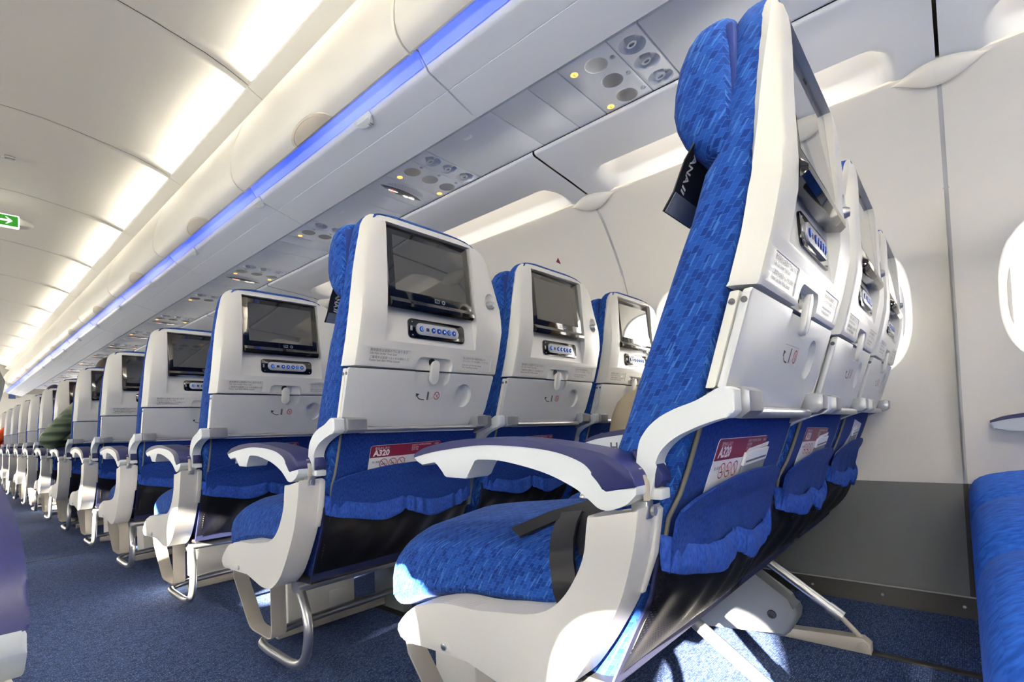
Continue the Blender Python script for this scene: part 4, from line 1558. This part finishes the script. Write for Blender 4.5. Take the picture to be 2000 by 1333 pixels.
# --- the bench frame under one row of three seats
def build_frame():
    parts = []
    def add(name, mb, mats, parent=None, label=None, angle=35):
        parts.append((name, mb.mesh(name, mats, O, angle), parent, label))
        return len(parts) - 1
    mb = MB()
    mb.box(.585, 2.015, 1.15, 1.575, -.352, -.340, .003)
    pan = add('seat_pan', mb, M['blackmat'])
    for y in (1.22, 1.47):
        mb = MB(); mb.tube([(.58, y, -.366), (2.02, y, -.366)], .017, 14)
        add('cross_tube', mb, M['alu'], pan)
    for x in (1.017, 1.55):
        mb = MB()
        mb.tube([(x, 1.262, -.372), (x, 1.060, -.512)], .0125, 14)
        mb.tube([(x, 1.075, -.502), (x, 1.045, -.523)], .0150, 14)
        st = add('rear_strut', mb, M['metal'])
        mb = MB()
        mb.tube([(x, 1.050, -.520), (x, .996, -.578)], .0065, 10)
        add('strut_rod', mb, M['tan_metal'], st)
        mb = MB()
        mb.prism([(1.22, -.600), (1.22, -.578), (1.06, -.566), (1.0, -.562), (.985, -.575), (.985, -.600)], 'x', x - .017, x + .017, .004)
        mb.lathe([(.009, 0), (.009, .006), (.0001, .007)], (x - .017, 1.0, -.580), (-1, 0, 0), 12)
        add('track_fitting', mb, M['tan_metal'])
        mb = MB()
        xx = x - .115 if x > 1.2 else x + .03
        if x < 1.2:
            mb.prism([(1.56, -.375), (1.47, -.375), (1.43, -.50), (1.40, -.58), (1.40, -.600), (1.56, -.600)], 'x', xx - .02, xx + .02, .006, 3)
            add('front_leg', mb, M['legbox'])
            continue
        mb.prism([(1.46, -.375), (1.25, -.372), (1.222, -.395), (1.139, -.462), (1.118, -.472), (1.113, -.485), (1.116, -.505), (1.134, -.538), (1.148, -.552), (1.36, -.560), (1.52, -.600), (1.56, -.600), (1.54, -.45)], 'x', xx - .03, xx + .03, .008, 3)
        lg = add('front_leg', mb, M['legbox'])
        mb = MB()
        mb.lathe([(.011, 0), (.010, .002), (.006, .002), (.006, -.001), (.0001, -.001)], (xx - .0305, 1.172, -.500), (-1, 0, 0), 18)
        add('leg_bolt', mb, M['blackmat'], lg)
    mb = MB()
    mb.tube([(.612, 1.285, -.350), (.598, 1.235, -.372), (.584, 1.180, -.402), (.577, 1.150, -.440), (.575, 1.150, -.485), (.575, 1.168, -.530), (.575, 1.215, -.553), (.575, 1.30, -.553), (.575, 1.40, -.551), (.585, 1.425, -.547), (.64, 1.440, -.540), (.80, 1.45, -.535), (1.9, 1.45, -.535)], .0112, 12, smooth=2)
    add('baggage_bar', mb, M['metal'])
    mb = MB()
    mb.ribbon([(.580, 1.555, -.35), (.580, 1.545, -.395), (.580, 1.462, -.490), (.580, 1.445, -.506), (.580, 1.425, -.511), (.580, 1.335, -.512), (.580, 1.318, -.507), (.580, 1.312, -.49), (.580, 1.312, -.35)], (.019, 0, 0), .004)
    add('bar_hanger', mb, M['tan_metal'])
    mb = MB()
    mb.box(.700, .925, 1.520, 1.640, -.565, -.42, .004)
    mb.box(.835, .885, 1.5185, 1.5205, -.545, -.500, .0006)
    bx = add('electronics_box', mb, M['white_box'])
    mb = MB()
    mb.box(.66, 1.40, 1.500, 1.520, -.590, -.562, .003)
    add('floor_rail', mb, M['tan_metal'])
    return parts
FRAME_PARTS = build_frame()
# the cushions behind the camera show their plain stretched front cloth
CUSHION_FRONT = [p[1] for p in SEAT_PARTS if p[0] == 'seat_cushion'][0].copy()
CUSHION_FRONT.materials.clear()
CUSHION_FRONT.materials.append(M['front_cloth'])

COLN = ['aisle', 'middle', 'window']
LAST_ROW = 12
def row_dy(i):
    return (i - 1) * PITCH - {0: .005, -1: .050}.get(i, 0)

TEXT_PARTS = ('life_vest_placard', 'handset_placard', 'handset_screws', 'airline_mark', 'handset_menu_key', 'latch_socket', 'tray_pins', 'monitor_sensor', 'monitor_icons', 'strap_hem', 'handset_button')
DETAIL = {
    (0, 0): 'nearest aisle seat, its white shell edge-on and its tray face shining silver',
    (0, 1): 'middle seat just past the nearest silver-backed aisle seat, mostly hidden by it',
    (0, 2): 'window seat at the wall beside the row of silver trays, blue cloth top showing',
    (1, 0): 'aisle seat with a dark screen and a maroon card half hidden behind the big armrest',
    (1, 1): 'middle seat with a plain grey screen, between the dark screen and the window seat',
    (1, 2): 'window seat whose screen mirrors a bright window, a beige knee before its tray',
    (-1, 0): 'blue cushion edge at the lower right corner, lowest and closest of the three',
    (-1, 1): 'blue cushion edge at the lower right, between the lowest and the uppermost one',
    (-1, 2): 'blue cushion edge at the lower right by the grey wall panel, uppermost of the three',
}
def seat_label(i, j):
    if (i, j) in DETAIL: return DETAIL[(i, j)]
    extra = {2: 'sunlit lower side shroud', 5: 'olive jacket elbow beside it', 8: 'dark hair above its top', 11: 'orange sleeve beside it'}.get(i)
    s = 'blue and white %s seat, %s row from the camera' % (COLN[j], ORD[i])
    return s + (', ' + extra if extra and j == 0 else '')

for i in range(-1, LAST_ROW + 1):
    cols = (0, 1, 2) if i <= 2 else (0,)
    for j in cols:
        r = thing('airline_seat', (O[0] + j * SEATW, O[1] + row_dy(i), O[2]), seat_label(i, j), 'seat', 'blue and white airline seats')
        skip = TEXT_PARTS if i > 4 else (TEXT_PARTS if i < 0 else ())
        if i < 0:
            skip = tuple(p[0] for p in SEAT_PARTS if p[0] not in ('backrest', 'back_shell', 'headrest'))
        made = instantiate(SEAT_PARTS, r, skip)
        if i >= 2:
            for o in made:
                if o is not None and o.name.split('.')[0] == 'headrest':
                    o.scale = (.84, 1, 1)
                    o.location = (.001, 0, 0)
        if i < 0:
            obj('seat_cushion', CUSHION_FRONT, r)
            if j == 2:
                made = instantiate(MID_ARM, r, ('armrest_post',))
                for o in made[:1]: o.location = (SEATW - .036, .105, 0)
            continue
        if j == 0: instantiate(AISLE_ARM, r)
        elif j == 1: instantiate(MID_ARM_H if i == 0 else MID_ARM, r)
        else: instantiate(MID_ARM, r)
    if i >= 0:
        lab = {0: 'grey struts, leg plates and baggage bar under the nearest seat row', 1: 'curved baggage bar, flat hanger and white box under the second seat row',
               2: 'sunlit baggage bar and hanger under the third seat row'}.get(i, 'metal legs and baggage bar under the %s seat row' % ORD[i])
        fr = thing('seat_frame', (O[0], O[1] + row_dy(i), O[2]), lab, 'frame', 'metal frames under the seat rows')
        instantiate(FRAME_PARTS, fr)

# opposite side of the aisle: only the aisle seat beside the camera is in sight
r = thing('airline_seat', (0.546 - O[0], O[1] + row_dy(0) + .010, O[2]), 'blurred navy and white armrest end of the seat across the aisle, at the left edge', 'seat', 'blue and white airline seats')
r.scale = (-1, 1, 1)
instantiate(SEAT_PARTS, r, TEXT_PARTS)
instantiate(AISLE_ARM, r)

# ================================================================ THINGS IN THE SEAT POCKETS
def card_parts(kind):
    """maroon-headed safety card; local: x across, z up the card, y toward the reader is negative"""
    parts = []
    def add(name, mb, mats, parent=None, label=None):
        parts.append((name, mb.mesh(name, mats, (0, 0, 0), 35), parent, label))
        return len(parts) - 1
    mb = MB()
    mb.prism(rrect(-.107, .107, -.20, 0, .006, 4), 'y', -.0006, .0006)
    b = add('card_sheet', mb, M['paper'])
    mb = MB()
    mb.prism([(-.107, -.030), (-.107, -.004), (-.104, -.0005), (.104, -.0005), (.107, -.004), (.107, -.030)], 'y', -.0011, -.0006)
    add('card_header', mb, M['maroon'], b)
    mb = MB()
    q = lambda u0, z0: (lambda u, v: (u0 + u, -.0015, z0 + v))
    text_bm('A320', .0205, q(-.098, -.0255), bold=.0008, mb=mb)
    text_bm('安全のしおり', .0070, q(-.096, -.0095), mb=mb)
    text_bm('SAFETY INSTRUCTIONS', .0058, q(.012, -.0075), mb=mb)
    text_bm('安全须知', .0055, q(.012, -.0135), mb=mb)
    text_bm('안전 지침', .0055, q(.012, -.0195), mb=mb)
    text_bm('A320', .0058, q(.086, -.0075), mb=mb)
    add('card_title', mb, M['white_ink'], b)
    mb = MB()
    for cx in (-.066, -.040, -.014):
        V = [[mb.bm.verts.new((x, -.0010, z)) for x, z in ellipse(cx, -.046, r, r, 28)] for r in (.0115, .0098)]
        for i in range(28):
            mb.bm.faces.new((V[0][i], V[0][(i + 1) % 28], V[1][(i + 1) % 28], V[1][i]))
        d = .0072
        mb.bm.faces.new([mb.bm.verts.new((cx + a, -.00105, -.046 + c)) for a, c in ((-d - .0006, d - .0006), (-d + .0006, d + .0006), (d + .0006, -d + .0006), (d - .0006, -d - .0006))])
    add('prohibition_signs', mb, M['red'], b)
    mb = MB()
    text_bm('禁止事項', .0052, q(-.099, -.043), mb=mb)
    for cx in (-.066, -.040):
        for (x0, x1, z0, z1) in ((-.006, .004, -.003, -.001), (.0045, .006, -.003, -.001), (.003, .004, .001, .005)):
            mb.bm.faces.new([mb.bm.verts.new((cx + a, -.0010, -.046 + c)) for a, c in ((x0, z0), (x1, z0), (x1, z1), (x0, z1))])
    add('card_pictures', mb, M['ink_dark'], b)
    return parts
CARD = card_parts(0)
def put_card(i, j, label, dx=0.0, z=-.032, tilt=0.0, skip=()):
    x, y = .785 + j * SEATW + dx, interp(Y_REAR, z) - .0075 + row_dy(i)
    r = thing('safety_card', (x, y, z), label, 'card', 'safety cards in the seat pockets')
    r.rotation_euler = (math.radians(19), math.radians(tilt), 0)
    instantiate(CARD, r, skip)
put_card(1, 0, 'maroon and white safety card behind the tip of the big armrest', 0, -.031, -.8)
put_card(1, 1, 'maroon safety card just visible above the big armrest, middle seat', -.01, -.034, 0)
put_card(1, 2, 'maroon safety card in the window seat pocket beside the beige knee', 0, -.040, 0)
put_card(2, 0, 'maroon safety card behind the pad of the second armrest', 0, -.026, 0)
put_card(3, 0, 'maroon safety card behind the pad of the third armrest', 0, -.026, 0)
put_card(0, 0, 'maroon safety card with a folded bag over it, nearest seat pocket', -.01, -.029, 1.0)
put_card(0, 1, 'maroon safety card with a bag over it in the middle silver seat pocket', -.02, -.030, 2.0)
put_card(0, 2, 'white sheet sticking up highest, seat pocket nearest the wall', -.02, -.022, 7.0, ('card_header', 'card_title', 'prohibition_signs', 'card_pictures'))
# sick bags: white strip on a grey body
def bag_parts():
    parts = []
    def add(name, mb, mats, parent=None, label=None):
        parts.append((name, mb.mesh(name, mats, (0, 0, 0), 35), parent, label))
        return len(parts) - 1
    mb = MB()
    mb.box(-.057, .057, -.0015, .0015, -.20, -.026, .0005)
    b = add('bag_body', mb, M['paper_grey'])
    mb = MB()
    mb.box(-.0575, .0575, -.0022, .0018, -.028, -.008, .0005)
    mb.prism([(-.050, -.008), (.054, -.006), (.056, 0), (-.040, -.0035)], 'y', .0000, .0015)
    add('bag_flap', mb, M['paper'], b)
    mb = MB()
    mb.box(-.050, .050, -.0026, -.0022, -.0235, -.0205)
    add('bag_print', mb, M['ink'], b)
    return parts
BAG = bag_parts()
for j, lab, dx, z in ((0, 'folded paper bag with a white strip before the maroon card of the nearest seat', .055, -.043), (1, 'folded paper bag before the maroon card of the middle silver seat', .05, -.046), (2, 'grey folded paper bag in the pocket nearest the wall', .03, -.040)):
    x, y = .785 + j * SEATW + dx, interp(Y_REAR, z) - .0105 + row_dy(0)
    r = thing('paper_bag', (x, y, z), lab, 'paper bag', 'paper bags in the nearest seat pockets')
    r.rotation_euler = (math.radians(19), math.radians(-1.5), 0)
    instantiate(BAG, r)

# ================================================================ PASSENGERS
def skin_body(name, joints, edges, root, mat, org, sub=2):
    """one continuous skinned body, applied to a mesh"""
    me = bpy.data.meshes.new(name)
    me.from_pydata([tuple(Vector(j[0]) - Vector(org)) for j in joints], edges, [])
    o = bpy.data.objects.new(name, me)
    COL.objects.link(o)
    md = o.modifiers.new('s', 'SKIN')
    md.use_smooth_shade = True
    for k, v in enumerate(me.skin_vertices[0].data):
        r = joints[k][1]
        v.radius = r if isinstance(r, tuple) else (r, r)
        v.use_root = (k == root)
    o.modifiers.new('u', 'SUBSURF').levels = sub
    dg = bpy.context.evaluated_depsgraph_get(); dg.update()
    res = bpy.data.meshes.new_from_object(o.evaluated_get(dg))
    bpy.data.objects.remove(o, do_unlink=True)
    bpy.data.meshes.remove(me)
    res.name = name
    res.polygons.foreach_set('use_smooth', [True] * len(res.polygons))
    uv = res.uv_layers.new(name='UVMap') if not res.uv_layers else res.uv_layers[0]
    for p in res.polygons:
        n = p.normal
        ax = max(range(3), key=lambda i: abs(n[i]))
        for li in p.loop_indices:
            c = res.vertices[res.loops[li].vertex_index].co
            uv.data[li].uv = ((c.y, c.z), (c.x, c.z), (c.x, c.y))[ax]
    res.materials.clear()
    res.materials.append(mat)
    return res

def hand(mb, wrist, d, up, side):
    """palm, four unequal curled fingers and a thumb"""
    d = Vector(d).normalized(); up = Vector(up).normalized(); w = d.cross(up).normalized()
    wr = Vector(wrist)
    rings = []
    for t, hw, th in ((0, .024, .018), (.03, .036, .017), (.07, .041, .014), (.09, .038, .010)):
        c = wr + d * t
        rings.append([c + w * math.cos(a) * hw + up * math.sin(a) * th for a in (2 * math.pi * k / 12 for k in range(12))])
    mb.loft(rings)
    for k, L in enumerate((.068, .078, .072, .056)):
        b = wr + d * .082 + w * (-.029 + k * .0195)
        mb.tube([b, b + d * L * .45 - up * .004, b + d * L * .78 - up * .018, b + d * L * .92 - up * .034], [.0088, .0084, .0076, .0055], 8)
    b = wr + d * .028 - w * side * .030
    mb.tube([b, b + d * .03 - w * side * .022 - up * .006, b + d * .058 - w * side * .026 - up * .018], [.0105, .0098, .0065], 8)

def passenger(i, j, label, top, legs, hair, head_z=.42, elbow=None, knee=None, lean=0.0):
    """someone seated in row i, column j, facing forward (+y)"""
    dx, dy = j * SEATW, row_dy(i)
    cx = .805 + dx
    org = (cx, 1.27 + dy, -H)
    def p(x, y, z): return (cx + x, y + dy, z)
    root = thing('person', org, label, 'person', None)
    # bare body: trunk, neck, arms and legs as one skinned surface
    el = elbow or (-.150, 1.32, -.005)
    kl = knee or (-.11, 1.62, -.075)
    J = [(p(0, 1.29, -.055), (.135, .105)),            # 0 pelvis
         (p(0, 1.245, .06), (.125, .095)),
         (p(0, 1.20, .18), (.135, .100)),
         (p(lean * .5, 1.175, .255), (.110, .080)),
         (p(lean * .8, 1.17, .315), (.050, .050)),          # neck
         (p(lean, 1.185, head_z - .03), (.052, .055)),
         (p(-.150, 1.19, .235), .056), (p(el[0], el[1], el[2]), .046), (p(-.155, el[1] + .20, max(el[2], -.06) + .0), .034),      # left arm
         (p(.140, 1.19, .235), .054), (p(.150 if j == 2 else .20, 1.30, .0), .046), (p(.13, 1.48, -.01), .034),          # right arm
         (p(-.10, 1.36, -.075), .088), (p(*kl), .092 if knee else .064), (p(kl[0] + (.02 if knee else -.005), kl[1] + .045, -.33), .050), (p(kl[0] - .005, kl[1] + .06, -.545), .036),
         (p(.10, 1.36, -.075), .088), (p(.12, 1.66, -.075), .064), (p(.12, 1.72, -.33), .050), (p(.12, 1.72, -.545), .036)]
    E_ = [(0, 1), (1, 2), (2, 3), (3, 4), (4, 5), (3, 6), (6, 7), (7, 8), (3, 9), (9, 10), (10, 11), (0, 12), (12, 13), (13, 14), (14, 15), (0, 16), (16, 17), (17, 18), (18, 19)]
    body = obj('body', skin_body('body', J, E_, 0, M['skin'], org), root)
    # head with face
    hc = Vector(p(lean, 1.19, head_z))
    mb = MB()
    mb.ball(hc, (.073, .092, .105), 24, 18)
    mb.tube([hc + Vector((0, .086, .012)), hc + Vector((0, .103, -.010)), hc + Vector((0, .108, -.026)), hc + Vector((0, .088, -.034))], [.006, .011, .013, .008], 10)
    mb.tube([hc + Vector((-.024, .083, -.056)), hc + Vector((0, .091, -.054)), hc + Vector((.024, .083, -.056))], [.003, .0065, .003], 8)
    mb.ball(hc + Vector((0, .062, -.082)), (.035, .026, .022), 14, 8)
    for s_ in (-1, 1):
        mb.ball(hc + Vector((s_ * .074, -.005, -.010)), (.010, .020, .030), 12, 8)
        mb.ball(hc + Vector((s_ * .029, .082, .012)), (.013, .010, .009), 12, 8)
    hd = obj('head', mb.mesh('head', M['skin'], org, 180), root)
    mb = MB()
    rings = []
    for k in range(13):
        a = math.pi * .5 - k * math.pi / 15
        rr = math.cos(a)
        z = hc.z + .008 + math.sin(a) * .108
        rings.append([(hc.x + math.cos(q) * rr * .080, hc.y - .010 + math.sin(q) * rr * (.098 if math.sin(q) < 0 else .082 if k < 7 else .035) + .0022 * math.sin(q * 23 + k), z + .002 * math.sin(q * 17)) for q in (2 * math.pi * m / 40 for m in range(40))])
    mb.loft(rings)
    obj('hair', mb.mesh('hair', hair, org, 180), hd)
    # clothes follow the body with a little ease
    def grow(idx, g):
        out = []
        for k in idx:
            r = J[k][1]
            out.append((J[k][0], tuple(v + g for v in r) if isinstance(r, tuple) else r + g))
        return out
    ti = [0, 1, 2, 3, 6, 7, 8, 9, 10, 11]
    te = [(0, 1), (1, 2), (2, 3), (3, 4), (4, 5), (5, 6), (3, 7), (7, 8), (8, 9)]
    obj('jacket', skin_body('jacket', grow(ti, .016), te, 1, top, org), root)
    li = [0, 12, 13, 14, 15, 16, 17, 18, 19]
    le = [(0, 1), (1, 2), (2, 3), (3, 4), (0, 5), (5, 6), (6, 7), (7, 8)]
    obj('trousers', skin_body('trousers', grow(li, .014), le, 0, legs, org), root)
    for k, s_ in ((8, -1), (11, 1)):
        mb = MB()
        w = Vector(J[k][0])
        prev = Vector(J[k - 1][0])
        d = (w - prev).normalized()
        hand(mb, w + d * .02, d, Vector((0, 0, 1)) - d * d.z, s_)
        obj('hand', mb.mesh('hand', M['skin'], org, 60), body)
    for k in (15, 19):
        a = Vector(J[k][0])
        mb = MB()
        rings = []
        for t, hw, hh in ((-.07, .020, .02), (-.05, .034, .035), (0, .040, .045), (.08, .044, .032), (.15, .042, .024), (.185, .030, .018), (.195, .012, .010)):
            rings.append([(a.x + math.cos(q) * hw, a.y + t, -H + .001 + hh + math.sin(q) * hh) for q in (2 * math.pi * m / 14 for m in range(14))])
        mb.loft(rings)
        obj('shoe', mb.mesh('shoe', M['shoe'], org, 60), root)

passenger(0, 2, 'person in beige trousers in the window seat, one knee raised', M['jumper'], M['beige'], M['hair'], .36, None, (-.165, 1.662, .068))
passenger(5, 0, 'person in a quilted olive jacket with an elbow over the aisle', M['olive'], M['jeans'], M['hair'], .47, (-.325, 1.235, .020))
passenger(8, 0, 'dark-haired person whose hair shows above a far aisle seat', M['jumper'], M['jeans'], M['hair'], .485)
passenger(11, 0, 'person in an orange top, sleeve out beside a far aisle seat', M['orange'], M['jeans'], M['hair'], .41, (-.335, 1.235, .02))

# earphone plug and thin lead at the window-seat monitor
mb = MB()
bx, by = .777 + .02 + 2 * SEATW, .905
ec = (1.845, .905, .27)
mb.box(1.838, 1.858, .893, .908, .262, .272, .002)
mb.tube([(1.853, .897, .264), (1.853, .892, .25), (1.846, .893, .225), (1.842, .896, .212), (1.852, .897, .206), (1.868, .902, .208)], .0016, 6, smooth=2)
solo('earphone_lead', mb, M['paper'], (1.848, .900, .262), 'thin white earphone lead plugged in under the window-seat screen', 'earphone')

# ================================================================ SIGNS AND SMALL FITTINGS OVERHEAD
ex = thing('exit_sign', (.27, 4.45, 1.545), 'green exit sign with a white arrow hanging from the ceiling', 'exit sign')
OX = (.27, 4.45, 1.545)
mb = MB()
rings = []
for x, hh, hd in ((.10, .004, .006), (.12, .022, .035), (.17, .034, .055), (.27, .038, .062), (.37, .036, .055), (.41, .030, .042), (.437, .016, .022), (.447, .003, .005)):
    rings.append([(x, 4.47 + math.cos(q) * hd, 1.432 + max(-.6, math.sin(q)) * hh + .006) for q in (2 * math.pi * m / 20 for m in range(20))])
mb.loft(rings)
mb.box(.18, .26, 4.455, 4.485, 1.455, 1.575, .004)
hs = obj('sign_housing', mb.mesh('sign_housing', M['ceiling'], OX), ex)
mb = MB()
mb.prism(rrect(.168, .372, 1.384, 1.464, .006, 4), 'y', 4.395, 4.420, .002)
fr_ = obj('sign_frame', mb.mesh('sign_frame', M['exit_white'], OX), ex)
mb = MB()
mb.prism(rrect(.175, .365, 1.391, 1.457, .003, 3), 'y', 4.3935, 4.3955)
obj('sign_face', mb.mesh('sign_face', M['exit_green'], OX), ex)
mb = MB()
def arrow(pts):
    mb.bm.faces.new([mb.bm.verts.new((x, 4.3925, z)) for x, z in pts])
ax_, az = .318, 1.424
arrow([(ax_ - .034, az - .0055), (ax_ + .006, az - .0055), (ax_ + .006, az + .0055), (ax_ - .034, az + .0055)])
arrow([(ax_ + .022, az), (ax_ - .004, az + .022), (ax_ - .012, az + .022), (ax_ + .006, az + .003), (ax_ + .006, az - .003), (ax_ - .012, az - .022), (ax_ - .004, az - .022)])
obj('sign_arrow', mb.mesh('sign_arrow', M['exit_white'], OX), ex)
mb = MB()
# running figure at the left half of the face
def fig(pts):
    mb.bm.faces.new([mb.bm.verts.new((x, 4.3925, z)) for x, z in pts])
fig(ellipse(.221, 1.446, .006, .006, 14))
fig([(.213, 1.438), (.223, 1.438), (.219, 1.420), (.209, 1.420)])
fig([(.223, 1.438), (.236, 1.428), (.234, 1.425), (.222, 1.433)])
fig([(.213, 1.436), (.202, 1.427), (.204, 1.424), (.214, 1.431)])
fig([(.215, 1.421), (.228, 1.412), (.226, 1.399), (.222, 1.399), (.222, 1.410), (.209, 1.418)])
fig([(.209, 1.420), (.205, 1.408), (.193, 1.401), (.191, 1.405), (.201, 1.411), (.206, 1.421)])
obj('sign_figure', mb.mesh('sign_figure', M['exit_white'], OX), ex)

mb = MB()
mb.box(.262, .306, 3.765, 3.795, 1.566, 1.580, .003)
mb.ball((.258, 3.775, 1.566), (.007, .007, .007), 12, 8)
solo('ceiling_catch', mb, M['metal'], (.284, 3.78, 1.573), 'small silver catch on the ceiling at the left edge', 'catch')

# forward bulkhead: dark screen and small print
mb = MB()
mb.box(.93, 1.025, FWD - .03, FWD - .001, .900, .985, .003)
mb.box(.937, 1.018, FWD - .0315, FWD - .030, .907, .978, mi=1)
solo('bulkhead_screen', mb, [M['blackmat'], M['screen_blue']], (.978, FWD - .015, .942), 'small dark blue screen on the far end wall', 'screen')
mb = MB()
for k, w in enumerate((.06, .075, .05)):
    mb.box(1.035, 1.035 + w, FWD - .003, FWD - .001, .955 - .018 * k, .961 - .018 * k)
solo('bulkhead_notice', mb, M['ink'], (1.07, FWD - .002, .94), 'small grey notice beside the blue screen on the end wall', 'notice')
# curtain gathered at the left end of the aisle
mb = MB()
rings = []
for k in range(15):
    z = lerp(k / 14, -.5, 1.50)
    xr = interp([(-.5, .58), (.3, .60), (.71, .70), (.86, .74), (1.07, .77), (1.19, .715), (1.5, .69)], z)
    hw = .10
    rings.append([(xr - hw + math.cos(q) * (hw + .010 * math.sin(q * 9)), 11.5 + math.sin(q) * (.05 + .012 * math.sin(q * 9)), z) for q in (2 * math.pi * m / 54 for m in range(54))])
mb.loft(rings)
solo('curtain', mb, M['curtain'], (.55, 11.5, -.5), 'grey curtain tied back at the far end of the aisle, left edge', 'curtain', angle=80)

# small dark red triangle on the wall between the second and third windows
mb = MB()
mz = .753
tri = [(1.343, mz + .013), (1.343, mz - .013), (1.362, mz)]
mb.loft([[(wall_x(z) - d, y, z) for y, z in tri] for d in (-.001, .0012)])
solo('wall_marker', mb, M['maroon'], (wall_x(mz), 1.35, mz), 'tiny dark red triangle on the white side wall above the middle seats', 'marker')

# red life-vest tab under the seats at the lower right corner
mb = MB()
mb.box(.70, .715, -.012, .012, -.345, -.30, .001)
solo('pull_tab', mb, M['red_tab'], (.7075, 0, -.32), 'red pull tab under the lowest cushion at the lower right corner', 'tab')
